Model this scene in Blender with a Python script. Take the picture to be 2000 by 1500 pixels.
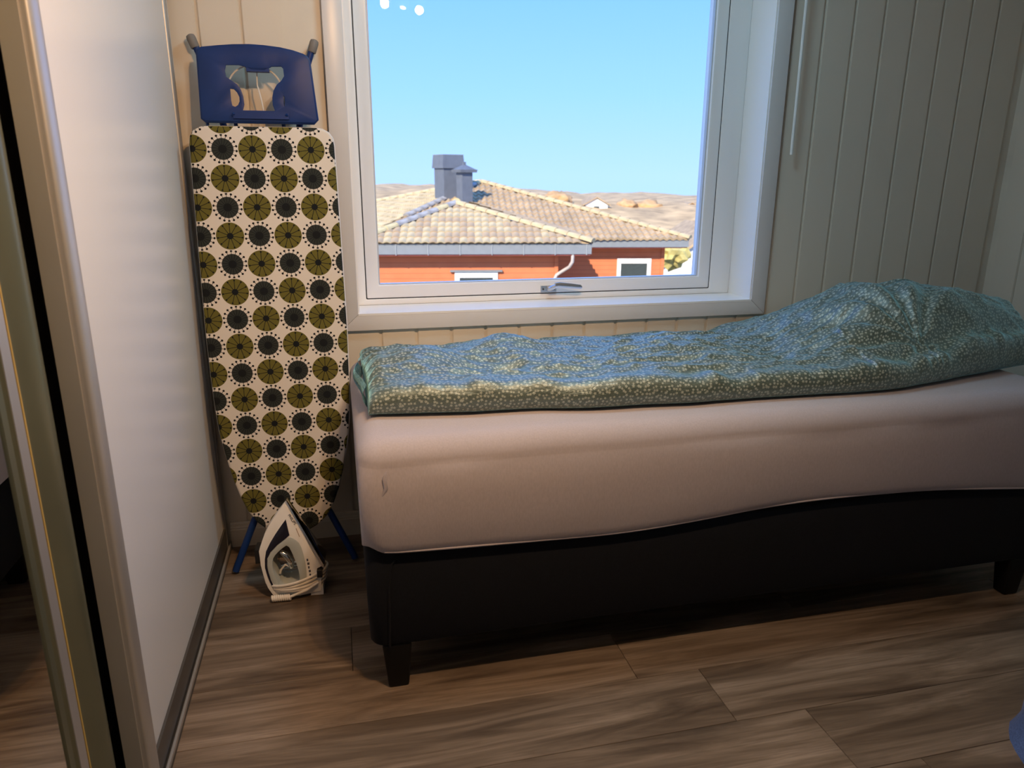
import bpy, bmesh, math, random
import numpy as np
from mathutils import Vector, Matrix, Quaternion, noise as mn

for o in list(bpy.data.objects): bpy.data.objects.remove(o, do_unlink=True)
scn = bpy.context.scene
COL = scn.collection
R = random.Random(7)
PI = math.pi

# ------------------------------------------------------------------ camera
YAW, PITCH, ROLL, FPX = 0.2330, -0.27786, 0.0040, 1421.6
CAM = Vector((0.18615, -2.44701, 1.2382))
cd = bpy.data.cameras.new('camera'); co = bpy.data.objects.new('camera', cd); COL.objects.link(co)
cd.sensor_fit = 'HORIZONTAL'; cd.sensor_width = 36.0; cd.lens = 36.0 * FPX / 2000.0
cd.clip_start = 0.02; cd.clip_end = 2000
_f = Vector((math.sin(YAW)*math.cos(PITCH), math.cos(YAW)*math.cos(PITCH), math.sin(PITCH)))
_r = Vector((math.cos(YAW), -math.sin(YAW), 0)); _u = _r.cross(_f)
_r2 = _r*math.cos(ROLL) + _u*math.sin(ROLL); _u2 = -_r*math.sin(ROLL) + _u*math.cos(ROLL)
M = Matrix((( _r2.x, _u2.x, -_f.x, CAM.x), (_r2.y, _u2.y, -_f.y, CAM.y), (_r2.z, _u2.z, -_f.z, CAM.z), (0, 0, 0, 1)))
co.matrix_world = M
cd.dof.use_dof = True; cd.dof.focus_distance = 2.25; cd.dof.aperture_fstop = 5.5
scn.camera = co

# ------------------------------------------------------------------ world / sun / exposure
scn.view_settings.view_transform = 'Standard'
scn.view_settings.look = 'None'
scn.view_settings.gamma = 1.0
scn.view_settings.use_curve_mapping = False
scn.view_settings.exposure = 0.0
w = bpy.data.worlds.new('sky'); scn.world = w; w.use_nodes = True
nt = w.node_tree; nt.nodes.clear()
wo = nt.nodes.new('ShaderNodeOutputWorld'); bg = nt.nodes.new('ShaderNodeBackground')
tc = nt.nodes.new('ShaderNodeTexCoord'); sx = nt.nodes.new('ShaderNodeSeparateXYZ'); cr = nt.nodes.new('ShaderNodeValToRGB')
nt.links.new(tc.outputs['Generated'], sx.inputs[0]); nt.links.new(sx.outputs['Z'], cr.inputs[0])
nt.links.new(cr.outputs[0], bg.inputs[0]); nt.links.new(bg.outputs[0], wo.inputs[0])
el = cr.color_ramp.elements
el[0].position = 0.0; el[0].color = (0.60, 0.95, 1.8, 1)
el[1].position = 1.0; el[1].color = (0.22, 0.68, 2.0, 1)
e = el.new(0.10); e.color = (0.43, 0.86, 1.9, 1)
e = el.new(0.26); e.color = (0.26, 0.68, 2.0, 1)
bg.inputs[1].default_value = 1.0
sd = bpy.data.lights.new('sun', 'SUN'); sd.energy = 7.5; sd.angle = 0.009; sd.color = (1, 0.90, 0.72)
so = bpy.data.objects.new('sun', sd); COL.objects.link(so)
so.rotation_euler = Vector((0.50, 0.72, -0.56)).to_track_quat('-Z', 'Y').to_euler()

# ------------------------------------------------------------------ helpers
def tag(o, label=None, cat=None, group=None, kind=None):
    if label: o['label'] = label
    if cat: o['category'] = cat
    if group: o['group'] = group
    if kind: o['kind'] = kind
    return o
def empty(name, loc=(0, 0, 0), rot=None):
    o = bpy.data.objects.new(name, None); COL.objects.link(o); o.location = loc; o.empty_display_size = 0.05
    if rot: o.rotation_euler = rot
    return o
def link(name, me, mat=None, parent=None, smooth=False):
    o = bpy.data.objects.new(name, me); COL.objects.link(o)
    if mat and not me.materials: me.materials.append(mat)
    if parent: o.parent = parent
    if smooth:
        for p in me.polygons: p.use_smooth = True
    return o
def from_bm(name, bm, mat=None, parent=None, smooth=False, bevel=0, seg=2, angle=35):
    if bevel:
        es = [e for e in bm.edges if len(e.link_faces) == 2 and e.calc_face_angle(0) > math.radians(angle)]
        bmesh.ops.bevel(bm, geom=es, offset=bevel, segments=seg, affect='EDGES', profile=0.5, clamp_overlap=True)
    bmesh.ops.recalc_face_normals(bm, faces=bm.faces)
    me = bpy.data.meshes.new(name); bm.to_mesh(me); bm.free()
    o = link(name, me, mat, parent)
    if smooth: autosmooth(me)
    return o
def autosmooth(me, ang=40):
    for p in me.polygons: p.use_smooth = True
    try: me.set_sharp_from_angle(angle=math.radians(ang))
    except Exception: pass
def bbox(bm, a, b):
    vs = [bm.verts.new((x, y, z)) for x in (a[0], b[0]) for y in (a[1], b[1]) for z in (a[2], b[2])]
    for f in ((0,1,3,2),(4,6,7,5),(0,4,5,1),(2,3,7,6),(0,2,6,4),(1,5,7,3)): bm.faces.new([vs[i] for i in f])
    return vs
def box(name, a, b, mat, parent=None, bevel=0, seg=2):
    bm = bmesh.new(); bbox(bm, a, b)
    return from_bm(name, bm, mat, parent, bevel > 0, bevel, seg)
def tube_bm(bm, pts, rad, n=10, closed=False, cap=True):
    pts = [Vector(p) for p in pts]; N = len(pts); rings = []
    rr = rad if hasattr(rad, '__len__') else [rad]*N
    prev = None
    for i, p in enumerate(pts):
        if closed: t = pts[(i+1) % N] - pts[i-1]
        else: t = pts[min(i+1, N-1)] - pts[max(i-1, 0)]
        t.normalize()
        if prev is None:
            a = Vector((0, 0, 1)) if abs(t.z) < .9 else Vector((1, 0, 0))
            nrm = t.cross(a).normalized()
        else:
            nrm = (prev - t*prev.dot(t)).normalized()
        prev = nrm; bn = t.cross(nrm)
        rings.append([bm.verts.new(p + (nrm*math.cos(2*PI*k/n) + bn*math.sin(2*PI*k/n))*rr[i]) for k in range(n)])
    for i in range(N if closed else N-1):
        a, b = rings[i], rings[(i+1) % N]
        for k in range(n): bm.faces.new([a[k], a[(k+1) % n], b[(k+1) % n], b[k]])
    if cap and not closed:
        bm.faces.new(rings[0][::-1]); bm.faces.new(rings[-1])
def tube(name, pts, rad, mat, parent=None, n=10, closed=False):
    bm = bmesh.new(); tube_bm(bm, pts, rad, n, closed)
    return from_bm(name, bm, mat, parent, True)
def poly_fill(outer, holes=()):
    """triangulated 2D polygon with holes -> (points, tris, loops)"""
    bm = bmesh.new(); loops = []
    for lp in [outer, *holes]:
        vs = [bm.verts.new((p[0], p[1], 0)) for p in lp]; loops.append(vs)
        for i in range(len(vs)): bm.edges.new((vs[i], vs[(i+1) % len(vs)]))
    bmesh.ops.triangle_fill(bm, use_beauty=True, use_dissolve=False, edges=bm.edges[:])
    bm.verts.index_update()
    P = [(v.co.x, v.co.y) for v in bm.verts]; T = [[v.index for v in f.verts] for f in bm.faces]
    L = [[v.index for v in l] for l in loops]; bm.free()
    return P, T, L
def slab(name, outer, holes, top, bot, mat, parent=None, bevel=0, f3=None, smooth=True):
    """extrude polygon; top/bot: number or function(p)->n ; f3 maps (a,b,n)->xyz"""
    P, T, L = poly_fill(outer, holes)
    tf = top if callable(top) else (lambda p: top)
    bf = bot if callable(bot) else (lambda p: bot)
    f3 = f3 or (lambda a, b, n: (a, b, n))
    bm = bmesh.new()
    A = [bm.verts.new(f3(p[0], p[1], tf(p))) for p in P]; B = [bm.verts.new(f3(p[0], p[1], bf(p))) for p in P]
    for t in T:
        bm.faces.new([A[i] for i in t]); bm.faces.new([B[i] for i in t[::-1]])
    for l in L:
        for i in range(len(l)):
            a, b = l[i], l[(i+1) % len(l)]
            bm.faces.new([A[a], A[b], B[b], B[a]])
    bmesh.ops.recalc_face_normals(bm, faces=bm.faces)
    if bevel:
        es = [e for e in bm.edges if len(e.link_faces) == 2 and math.radians(60) < e.calc_face_angle(0) < math.radians(130)]
        bmesh.ops.bevel(bm, geom=es, offset=bevel, segments=2, affect='EDGES', profile=0.5, clamp_overlap=True)
    return from_bm(name, bm, mat, parent, smooth)
def smooth_loop(pts, it=2):
    for _ in range(it):
        q = []
        for i in range(len(pts)):
            a, b = pts[i], pts[(i+1) % len(pts)]
            q.append((a[0]*.75+b[0]*.25, a[1]*.75+b[1]*.25)); q.append((a[0]*.25+b[0]*.75, a[1]*.25+b[1]*.75))
        pts = q
    return pts
def arc(cx, cy, r, a0, a1, n):
    return [(cx+r*math.cos(math.radians(a0+(a1-a0)*i/n)), cy+r*math.sin(math.radians(a0+(a1-a0)*i/n))) for i in range(n+1)]

# ------------------------------------------------------------------ materials
class NT:
    def __init__(s, name):
        s.m = bpy.data.materials.new(name); s.m.use_nodes = True; s.t = s.m.node_tree
        s.b = s.t.nodes['Principled BSDF']; s.out = s.t.nodes['Material Output']
    def n(s, typ, **k):
        x = s.t.nodes.new(typ)
        for a, v in k.items(): setattr(x, a, v)
        return x
    def l(s, a, b): s.t.links.new(a, b)
    def val(s, sock, v):
        if isinstance(v, (int, float)): sock.default_value = v
        elif isinstance(v, (tuple, list)): sock.default_value = v
        else: s.l(v, sock)
    def math(s, op, a, b=None, c=None):
        x = s.n('ShaderNodeMath', operation=op); s.val(x.inputs[0], a)
        if b is not None: s.val(x.inputs[1], b)
        if c is not None: s.val(x.inputs[2], c)
        return x.outputs[0]
    def mix(s, f, a, b):
        x = s.n('ShaderNodeMix', data_type='RGBA'); s.val(x.inputs[0], f)
        s.val(x.inputs[6], a if not isinstance(a, tuple) else (*a, 1)[:4]); s.val(x.inputs[7], b if not isinstance(b, tuple) else (*b, 1)[:4])
        return x.outputs[2]
    def ramp(s, f, stops):
        x = s.n('ShaderNodeValToRGB'); s.val(x.inputs[0], f); el = x.color_ramp.elements
        el[0].position, el[0].color = stops[0][0], (*stops[0][1], 1)
        el[1].position, el[1].color = stops[-1][0], (*stops[-1][1], 1)
        for p, c in stops[1:-1]:
            e = el.new(p); e.color = (*c, 1)
        return x.outputs[0]
    def coord(s, kind='Object', scale=(1, 1, 1), loc=None):
        x = s.n('ShaderNodeTexCoord'); m = s.n('ShaderNodeMapping'); m.inputs['Scale'].default_value = scale
        s.l(x.outputs[kind], m.inputs[0])
        if loc is not None: s.val(m.inputs['Location'], loc)
        return m.outputs[0]
    def noise(s, vec, scale, detail=3, rough=.5, dist=0):
        x = s.n('ShaderNodeTexNoise'); s.l(vec, x.inputs['Vector']); x.inputs['Scale'].default_value = scale
        x.inputs['Detail'].default_value = detail; x.inputs['Roughness'].default_value = rough; x.inputs['Distortion'].default_value = dist
        return x.outputs[0]
    def bump(s, h, strength=.2, dist=.001):
        x = s.n('ShaderNodeBump'); x.inputs['Strength'].default_value = strength; x.inputs['Distance'].default_value = dist
        s.l(h, x.inputs['Height']); s.l(x.outputs[0], s.b.inputs['Normal'])
    def set(s, **k):
        for a, v in k.items():
            a = {'rough': 'Roughness', 'metal': 'Metallic', 'color': 'Base Color', 'spec': 'Specular IOR Level', 'sheen': 'Sheen Weight', 'coat': 'Coat Weight'}.get(a, a)
            if a == 'Base Color' and isinstance(v, tuple): v = (*v, 1)[:4]
            s.val(s.b.inputs[a], v)
        return s
def plain(name, c, rough=.5, metal=0, var=.06, scale=6, bump=0, bscale=400, spec=.5, sheen=0):
    t = NT(name); v = t.coord('Object')
    n = t.noise(v, scale, 4)
    a = tuple(x*(1-var) for x in c); b = tuple(min(1, x*(1+var)) for x in c)
    t.set(color=t.ramp(n, [(.3, a), (.7, b)]), rough=rough, metal=metal, spec=spec, sheen=sheen)
    if bump: t.bump(t.noise(v, bscale, 2), bump, .001)
    return t.m

M_wall = plain('painted_panel', (.74, .685, .595), .42, var=.02, scale=3, bump=.03, bscale=120)
M_wallgap = plain('panel_groove', (.74, .685, .595), .55)
M_white = plain('white_gloss_paint', (.90, .90, .90), .25, var=.015, scale=2)
M_casing = plain('casing_paint', (.68, .67, .68), .32, var=.02, scale=2)
M_ceil = plain('ceiling_paint', (.88, .87, .85), .7)
M_black = plain('black_plastic', (.012, .012, .013), .35)
M_gasket = plain('rubber_gasket', (.03, .03, .035), .6)
M_alu = plain('brushed_aluminium', (.54, .53, .52), .42, .65, var=.03)
M_steel = plain('handle_metal', (.62, .65, .70), .25, .9)
M_track = plain('dark_anodised_track', (.10, .095, .09), .40, .4)
M_doorwhite = plain('white_melamine', (.76, .78, .82), .30, var=.015, scale=2, spec=.9)
M_darkalu = plain('bronze_aluminium', (.20, .21, .15), .32, .6)
M_blue = plain('blue_enamel', (.007, .032, .15), .45, var=.12, scale=12, spec=.3)
M_grey = plain('grey_rubber', (.20, .19, .18), .6)
M_wire = plain('white_wire', (.72, .70, .66), .4)
M_hem = plain('white_hem', (.78, .76, .73), .8)
M_ironwhite = plain('iron_white', (.82, .80, .76), .25, var=.02)
M_irongrey = plain('iron_grey', (.42, .45, .43), .35, var=.05)
M_ironnavy = plain('iron_navy', (.010, .010, .022), .25)
M_ink = plain('dark_print', (.08, .08, .09), .5)
M_inkw = plain('brown_print', (.45, .32, .24), .5)
M_chrome = plain('chrome', (.75, .75, .74), .12, 1.0)
M_cord = plain('cord_white', (.72, .67, .60), .55, bump=.2, bscale=900)
M_legblack = plain('black_stained_wood', (.006, .006, .006), .5, spec=.2)
M_mirror = plain('mirror_glass', (.80, .82, .80), .01, 1.0, var=0)

def fabric(name, c, wave=900, amt=.12, rough=.9, sheen=.0, fleck=.2):
    t = NT(name); v = t.coord('Object')
    n = t.noise(t.coord('Object', (1, 1, .35)), wave, 2, .6); n2 = t.noise(v, 9, 3)
    a = tuple(x*(1-fleck) for x in c); b = tuple(min(1, x*(1+fleck)) for x in c)
    col = t.mix(t.math('MULTIPLY', n2, .3), t.ramp(n, [(.3, a), (.7, b)]), tuple(x*.85 for x in c))
    t.set(color=col, rough=rough, spec=.25, sheen=sheen); t.b.inputs['Sheen Roughness'].default_value = .4
    t.bump(n, amt, .0015)
    return t.m
M_base = fabric('charcoal_upholstery', (.0050, .0062, .0105), 700, .3, .95, .02, .35)
M_sheet = fabric('mauve_jersey_sheet', (.455, .415, .45), 260, .10, .9, .12, .06)
M_denim = fabric('blue_denim', (.10, .17, .42), 500, .4, .9, .1, .35)
M_denimlight = fabric('denim_seam', (.40, .46, .68), 500, .4, .9, .1, .2)

def floor_mat():
    t = NT('oak_laminate'); oi = t.n('ShaderNodeObjectInfo'); rnd = oi.outputs['Random']
    cx = t.n('ShaderNodeCombineXYZ'); t.l(t.math('MULTIPLY', rnd, 37.0), cx.inputs[0]); t.l(t.math('MULTIPLY', rnd, 91.0), cx.inputs[1])
    v = t.coord('Object', (1, 1, 1), cx.outputs[0])
    g = t.coord('Object', (.9, 9, 1), cx.outputs[0]); g2 = t.coord('Object', (3, 90, 1), cx.outputs[0])
    big = t.noise(g, 1.6, 5, .6, .9); fine = t.noise(g2, 2.2, 4, .65, .4)
    base = t.ramp(big, [(.32, (.060, .040, .027)), (.44, (.135, .096, .068)), (.56, (.225, .168, .124)), (.72, (.33, .255, .20))])
    col = t.mix(t.math('MULTIPLY', t.ramp(fine, [(.35, (1, 1, 1)), (.6, (0, 0, 0))]), .45), base, (.10, .075, .055))
    vo = t.n('ShaderNodeTexVoronoi'); t.l(t.coord('Object', (1.5, 4.6, 1), cx.outputs[0]), vo.inputs['Vector']); vo.inputs['Scale'].default_value = 1.0
    dn = t.math('ADD', vo.outputs['Distance'], t.math('MULTIPLY', t.noise(v, 9, 3), .25))
    kn = t.ramp(dn, [(.19, (1, 1, 1)), (.36, (0, 0, 0))])
    col = t.mix(t.math('MULTIPLY', kn, .75), col, (.045, .032, .024))
    tint = t.math('ADD', t.math('MULTIPLY', rnd, .25), .87)
    hsv = t.n('ShaderNodeHueSaturation'); t.l(col, hsv.inputs['Color']); t.l(tint, hsv.inputs['Value'])
    t.set(color=hsv.outputs[0], rough=.42, spec=.4); t.bump(fine, .12, .001)
    return t.m
M_floor = floor_mat()

# ------------------------------------------------------------------ room shell
RX0, RX1, RY0, RY1, RZ = -0.86, 2.745, -3.5, 0.0, 2.38
OPL, OPR, OPB, OPT = 0.240, 1.682, 0.796, 2.02        # window opening
CL, CR_, CB, CT = 0.181, 1.741, 0.742, 2.075           # casing outer
# window wall: four blocks round the opening
bm = bmesh.new(); TH = .26
for a, b in (((RX0-.2, .0025, -.2), (OPL, TH, RZ+.2)), ((OPR, .0025, -.2), (RX1+.2, TH, RZ+.2)), ((OPL, .0025, -.2), (OPR, TH, OPB-.004)), ((OPL, .0025, OPT), (OPR, TH, RZ+.2))):
    bbox(bm, a, b)
wall_back = tag(from_bm('wall_back', bm, M_wallgap), 'cream grooved panel wall around the window', 'wall', kind='structure')
G0, PITCHB, GAP = 0.311, 0.12, 0.0085
def panel_mesh(name, wd, h):
    bm = bmesh.new(); bbox(bm, (0, -.004, 0), (wd, .003, h))
    es = [e for e in bm.edges if abs(e.verts[0].co.z-e.verts[1].co.z) > .1 and e.verts[0].co.y < 0]
    bmesh.ops.bevel(bm, geom=es, offset=.0025, segments=2, affect='EDGES')
    bmesh.ops.recalc_face_normals(bm, faces=bm.faces)
    me = bpy.data.meshes.new(name); bm.to_mesh(me); bm.free(); me.materials.append(M_wall); return me
PW = PITCHB-GAP
me_full, me_low, me_top = panel_mesh('wall_panel', PW, RZ), panel_mesh('wall_panel', PW, OPB-.02), panel_mesh('wall_panel', PW, RZ-OPT-.02)
for k in range(-9, 21):
    x = G0 + k*PITCHB + GAP/2
    if x + PW > RX1: continue
    if x+PW > CL+.005 and x < CR_-.02:
        for me, z in ((me_low, 0), (me_top, OPT+.02)):
            o = link('wall_panel', me, None, wall_back); o.location = (x, 0, z)
    else:
        o = link('wall_panel', me_full, None, wall_back); o.location = (x, 0, 0)
wall_right = tag(box('wall_right', (RX1+.0025, RY0-.2, -.2), (RX1+.2, TH, RZ+.2), M_wallgap), 'dim cream panel wall at the right of the bed', 'wall', kind='structure')
for k in range(0, 29):
    o = link('wall_panel', me_full, None, wall_right); o.rotation_euler = (0, 0, -PI/2)
    o.location = (RX1, -.03 - k*PITCHB, 0)
tag(box('wall_left', (RX0-.2, RY0-.2, -.2), (RX0, TH, RZ+.2), M_wallgap), 'cream wall behind the sliding wardrobe', 'wall', kind='structure')
tag(box('wall_front', (RX0-.2, RY0-.2, -.2), (RX1+.2, RY0, RZ+.2), M_wallgap), 'cream wall opposite the window', 'wall', kind='structure')
tag(box('ceiling', (RX0-.2, RY0-.2, RZ), (RX1+.2, TH, RZ+.2), M_ceil), 'plain white ceiling of the room', 'ceiling', kind='structure')
floor = tag(box('floor', (RX0-.2, RY0-.2, -.2), (RX1+.2, TH, -.009), plain('floor_joint', (.05, .04, .03), .8)), 'grey brown wood-look laminate floor laid in planks', 'floor', kind='structure')
PLW, PLL = .195, 1.29
def plank_mesh(l, wd=PLW):
    bm = bmesh.new(); g = .0006
    bbox(bm, (g, g, -.009), (l-g, wd-g, 0))
    es = [e for e in bm.edges if e.verts[0].co.z > -.001 and e.verts[1].co.z > -.001]
    bmesh.ops.bevel(bm, geom=es, offset=.0009, segments=1, affect='EDGES')
    bmesh.ops.recalc_face_normals(bm, faces=bm.faces)
    me = bpy.data.meshes.new('plank'); bm.to_mesh(me); bm.free(); me.materials.append(M_floor); return me
me_plank = plank_mesh(PLL)
rows = int((RY1-RY0)/PLW)+1
for r in range(-12, 6):
    y0 = -1.17 + r*PLW - 0.0
    if y0+PLW > .001: wd = .0-y0
    else: wd = PLW
    if wd < .01 or y0 < RY0-.1: continue
    j = {0: 1.04, 1: .87, -1: 1.223}.get(r, R.uniform(0, PLL))
    x = j - math.ceil((j-RX0)/PLL)*PLL
    while x < RX1:
        a, b = max(x, RX0), min(x+PLL, RX1)
        if b-a > .02:
            full = abs(b-a-PLL) < 1e-6 and wd == PLW
            o = link('plank', me_plank if full else plank_mesh(b-a, wd), None, floor); o.location = (a, y0, 0)
        x += PLL
# skirting board: profile
prof = [(0, 0), (-.015, 0), (-.015, .062), (-.0125, .066), (-.0125, .070), (-.010, .074), (-.0085, .083), (-.004, .087), (0, .087)]
def extr_x(name, prof, x0, x1, mat, parent=None):
    bm = bmesh.new()
    A = [bm.verts.new((x0, y, z)) for y, z in prof]; B = [bm.verts.new((x1, y, z)) for y, z in prof]
    n = len(prof)
    for i in range(n): bm.faces.new([A[i], A[(i+1) % n], B[(i+1) % n], B[i]])
    bm.faces.new(A[::-1]); bm.faces.new(B)
    return from_bm(name, bm, mat, parent)
sk = extr_x('baseboard_back', [(y-.004, z) for y, z in prof], -.23, RX1, M_wall)
tag(sk, 'cream moulded skirting board below the window wall', 'baseboard', kind='structure')

# ------------------------------------------------------------------ window
win = tag(empty('window_1', (.96, .1, OPB)), 'white framed window with clear pane and deep white reveal', 'window', kind='structure')
win_loc = Vector((.96, .1, OPB))
def wpart(o, parent=win):
    o.parent = parent; o.matrix_parent_inverse = Matrix.Translation(-win_loc); return o
FY = .145                                              # front face of the frame
cas = tag(empty('trim_1', (.96, -.004, CB)), 'flat white casing boards around the window', 'trim', kind='structure')
def cpart(o): o.parent = cas; o.matrix_parent_inverse = Matrix.Translation(-Vector((.96, -.004, CB))); return o
def quadprism(name, pts, y0, y1, mat, bevel):
    bm = bmesh.new(); A = [bm.verts.new((p[0], y0, p[1])) for p in pts]; B = [bm.verts.new((p[0], y1, p[1])) for p in pts]
    bm.faces.new(A); bm.faces.new(B[::-1])
    for i in range(4): bm.faces.new([A[i], B[i], B[(i+1) % 4], A[(i+1) % 4]])
    bmesh.ops.recalc_face_normals(bm, faces=bm.faces)
    return from_bm(name, bm, mat, None, True, bevel)
g = .0004; c0, c1 = -.019, -.0042
cpart(quadprism('casing_board', [(CL, CB+g), (OPL, OPB+g), (OPL, OPT), (CL, CT)], c0, c1, M_casing, .002))
cpart(quadprism('casing_board', [(CR_, CB+g), (OPR, OPB+g), (OPR, OPT), (CR_, CT)], c0, c1, M_casing, .002))
cpart(quadprism('casing_board', [(CL, CB), (CR_, CB), (OPR, OPB), (OPL, OPB)], c0, c1, M_casing, .002))
cpart(quadprism('casing_board', [(CL, CT), (CR_, CT), (OPR, OPT), (OPL, OPT)], c0, c1, M_casing, .002))
# reveal lining (jambs, sill board, head)
LT = .012
wpart(box('jamb_lining', (OPL-.0, -.012, OPB), (OPL+.004, FY+.03, OPT), M_white))
wpart(box('jamb_lining', (OPR-.004, -.012, OPB), (OPR, FY+.03, OPT), M_white))
wpart(box('sill_board', (OPL, -.0195, OPB-.004), (OPR, FY+.03, OPB+.003), M_white, None, .0015))
wpart(box('head_lining', (OPL, -.012, OPT-.004), (OPR, FY+.03, OPT), M_white))
# frame, sash: rectangles as four bars each
def ringbars(name, x0, x1, z0, z1, wl, wr, wb, wt, y0, y1, mat, bev=.003):
    o = slab(name, [(x0, z0), (x1, z0), (x1, z1), (x0, z1)], [[(x0+wl, z0+wb), (x1-wr, z0+wb), (x1-wr, z1-wt), (x0+wl, z1-wt)]], y0, y1, mat, None, bev, lambda a, b, n: (a, n, b))
    return wpart(o)
FX0, FX1, FZ0, FZ1 = OPL+.004, OPR-.004, OPB+.003, OPT-.004
SX0, SX1, SZ0 = .2735, 1.593, .8195
ringbars('window_frame', FX0, FX1, FZ0, FZ1, SX0-FX0, FX1-SX1, SZ0-FZ0, .03, FY, FY+.09, M_white, .004)
gs = .003
ringbars('rubber_gasket', SX0, SX1, SZ0, FZ1-.03, gs, gs, gs, gs, FY+.004, FY+.08, M_gasket, 0)
GX0, GX1, GZ0 = .3195, 1.545, .868
sash = ringbars('sash', SX0+gs, SX1-gs, SZ0+gs, FZ1-.03-gs, GX0-SX0-gs, SX1-GX1-gs, GZ0-SZ0-gs, .046, FY+.001, FY+.066, M_white, .004)
def glass_mat():
    t = NT('window_glass'); tr = t.n('ShaderNodeBsdfTransparent'); gl = t.n('ShaderNodeBsdfGlossy'); mx = t.n('ShaderNodeMixShader'); ge = t.n('ShaderNodeNewGeometry'); dp = t.n('ShaderNodeVectorMath', operation='DOT_PRODUCT')
    tr.inputs[0].default_value = (.985, .995, .99, 1); gl.inputs['Roughness'].default_value = .0; 
    t.l(ge.outputs['Normal'], dp.inputs[0]); t.l(ge.outputs['Incoming'], dp.inputs[1])
    c = t.math('SUBTRACT', 1.0, t.math('ABSOLUTE', dp.outputs['Value']))      # Schlick, the same from both sides of the pane
    t.l(t.math('ADD', .03, t.math('MULTIPLY', t.math('POWER', c, 5.0), .9)), mx.inputs[0]); t.l(tr.outputs[0], mx.inputs[1]); t.l(gl.outputs[0], mx.inputs[2]); t.l(mx.outputs[0], t.out.inputs[0])
    return t.m
M_glass = glass_mat()
pane = wpart(box('pane', (GX0-.008, FY+.030, GZ0-.008), (GX1+.008, FY+.034, FZ1-.07), M_glass))
# thin bright glazing strips either side
ringbars('glazing_bead', GX0-.001, GX1+.001, GZ0-.001, FZ1-.078, .006, .006, .004, .006, FY+.012, FY+.029, plain('bead_grey', (.55, .58, .62), .4), 0)
# handle: rosette plate, neck and lever
hz = .838
hd = wpart(box('handle', (.908, FY-.010, hz-.011), (.966, FY+.001, hz+.012), M_steel, None, .004, 3))
bm = bmesh.new(); tube_bm(bm, [(.937, FY-.009, hz+.001), (.940, FY-.026, hz+.004), (.952, FY-.036, hz+.012), (.966, FY-.040, hz+.017)], [.0095, .009, .008, .0075], 12)
nk = from_bm('handle_neck', bm, M_steel, hd, True); 
bm = bmesh.new()
for i, (x, hh, dz) in enumerate(((.955, .0085, .018), (.975, .0095, .019), (1.02, .0085, .014), (1.055, .006, .010))):
    pass
sec = [(.952, .0100, .017, .006), (.970, .0105, .018, .006), (1.015, .0095, .013, .005), (1.050, .0075, .009, .004), (1.056, .004, .008, .002)]
ring = []
for x, hh, dz, th in sec:
    ring.append([bm.verts.new((x, FY-.040+yy*th, hz+dz+zz*hh)) for yy, zz in ((-1, -.6), (-1, .6), (-.5, 1), (.5, 1), (1, .6), (1, -.6), (.5, -1), (-.5, -1))])
for a, b in zip(ring, ring[1:]):
    for i in range(8): bm.faces.new([a[i], a[(i+1) % 8], b[(i+1) % 8], b[i]])
bm.faces.new(ring[0]); bm.faces.new(ring[-1][::-1])
lv = from_bm('lever', bm, M_steel, hd, True)
for i in (0, 1):
    bm = bmesh.new(); x = .916 + i*.042
    tube_bm(bm, [(x, FY-.0095, hz), (x, FY-.0115, hz)], .0035, 10)
    from_bm('screw', bm, M_track, hd, True)

# blind: head rail above the window and the white tilt wand
bl = tag(empty('window_blind', (1.70, -.03, 2.12)), 'white plastic blind tilt wand hanging beside the window casing', 'blind')
def bpart(o): o.parent = bl; o.matrix_parent_inverse = Matrix.Translation(-Vector((1.70, -.03, 2.12))); return o
bpart(box('head_rail', (.16, -.062, 2.10), (1.80, -.0195, 2.145), M_white, None, .003))
bpart(tube('tilt_wand', [(1.776, -.034, 1.316), (1.776, -.034, 1.33), (1.7745, -.034, 1.6), (1.772, -.034, 2.06)], [.0050, .0052, .0052, .0052], plain('wand_plastic', (.86, .87, .88), .2), None, 8))
bpart(tube('wand_hook', [(1.772, -.034, 2.05), (1.772, -.040, 2.085), (1.772, -.040, 2.108)], .0022, M_steel, None, 8))

# ------------------------------------------------------------------ sliding wardrobe
wd = tag(empty('sliding_wardrobe', (-.55, -1.3, 0)), 'sliding wardrobe with white door and mirror door in aluminium profiles', 'wardrobe')
WL = Vector((-.55, -1.3, 0))
def wp(o, parent=wd):
    o.parent = parent
    if parent is wd: o.matrix_parent_inverse = Matrix.Translation(-WL)
    return o
def extr_z(name, prof, z0, z1, mat, smooth=True):
    bm = bmesh.new(); n = len(prof)
    A = [bm.verts.new((x, y, z0)) for x, y in prof]; B = [bm.verts.new((x, y, z1)) for x, y in prof]
    for i in range(n): bm.faces.new([A[i], A[(i+1) % n], B[(i+1) % n], B[i]])
    bm.faces.new(A[::-1]); bm.faces.new(B)
    return from_bm(name, bm, mat, None, smooth)
WX = -.232
DX = WX - .014            # face of the white panel
# carcass behind the doors
wp(box('carcass', (RX0+.005, -3.2, .0), (-.40, -.012, 2.36), plain('carcass_grey', (.25, .24, .23), .6), None, .002))
# floor track with front lip
tr = wp(box('bottom_track', (-.385, -3.2, 0), (WX+.002, -.02, .012), M_track, None, .001))
wp(box('track_lip', (WX-.004, -3.2, .012), (WX+.002, -.02, .022), M_alu, None, .001), tr)
wp(box('top_track', (-.385, -3.2, 2.31), (WX+.002, -.02, 2.36), M_track, None, .001))
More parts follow.
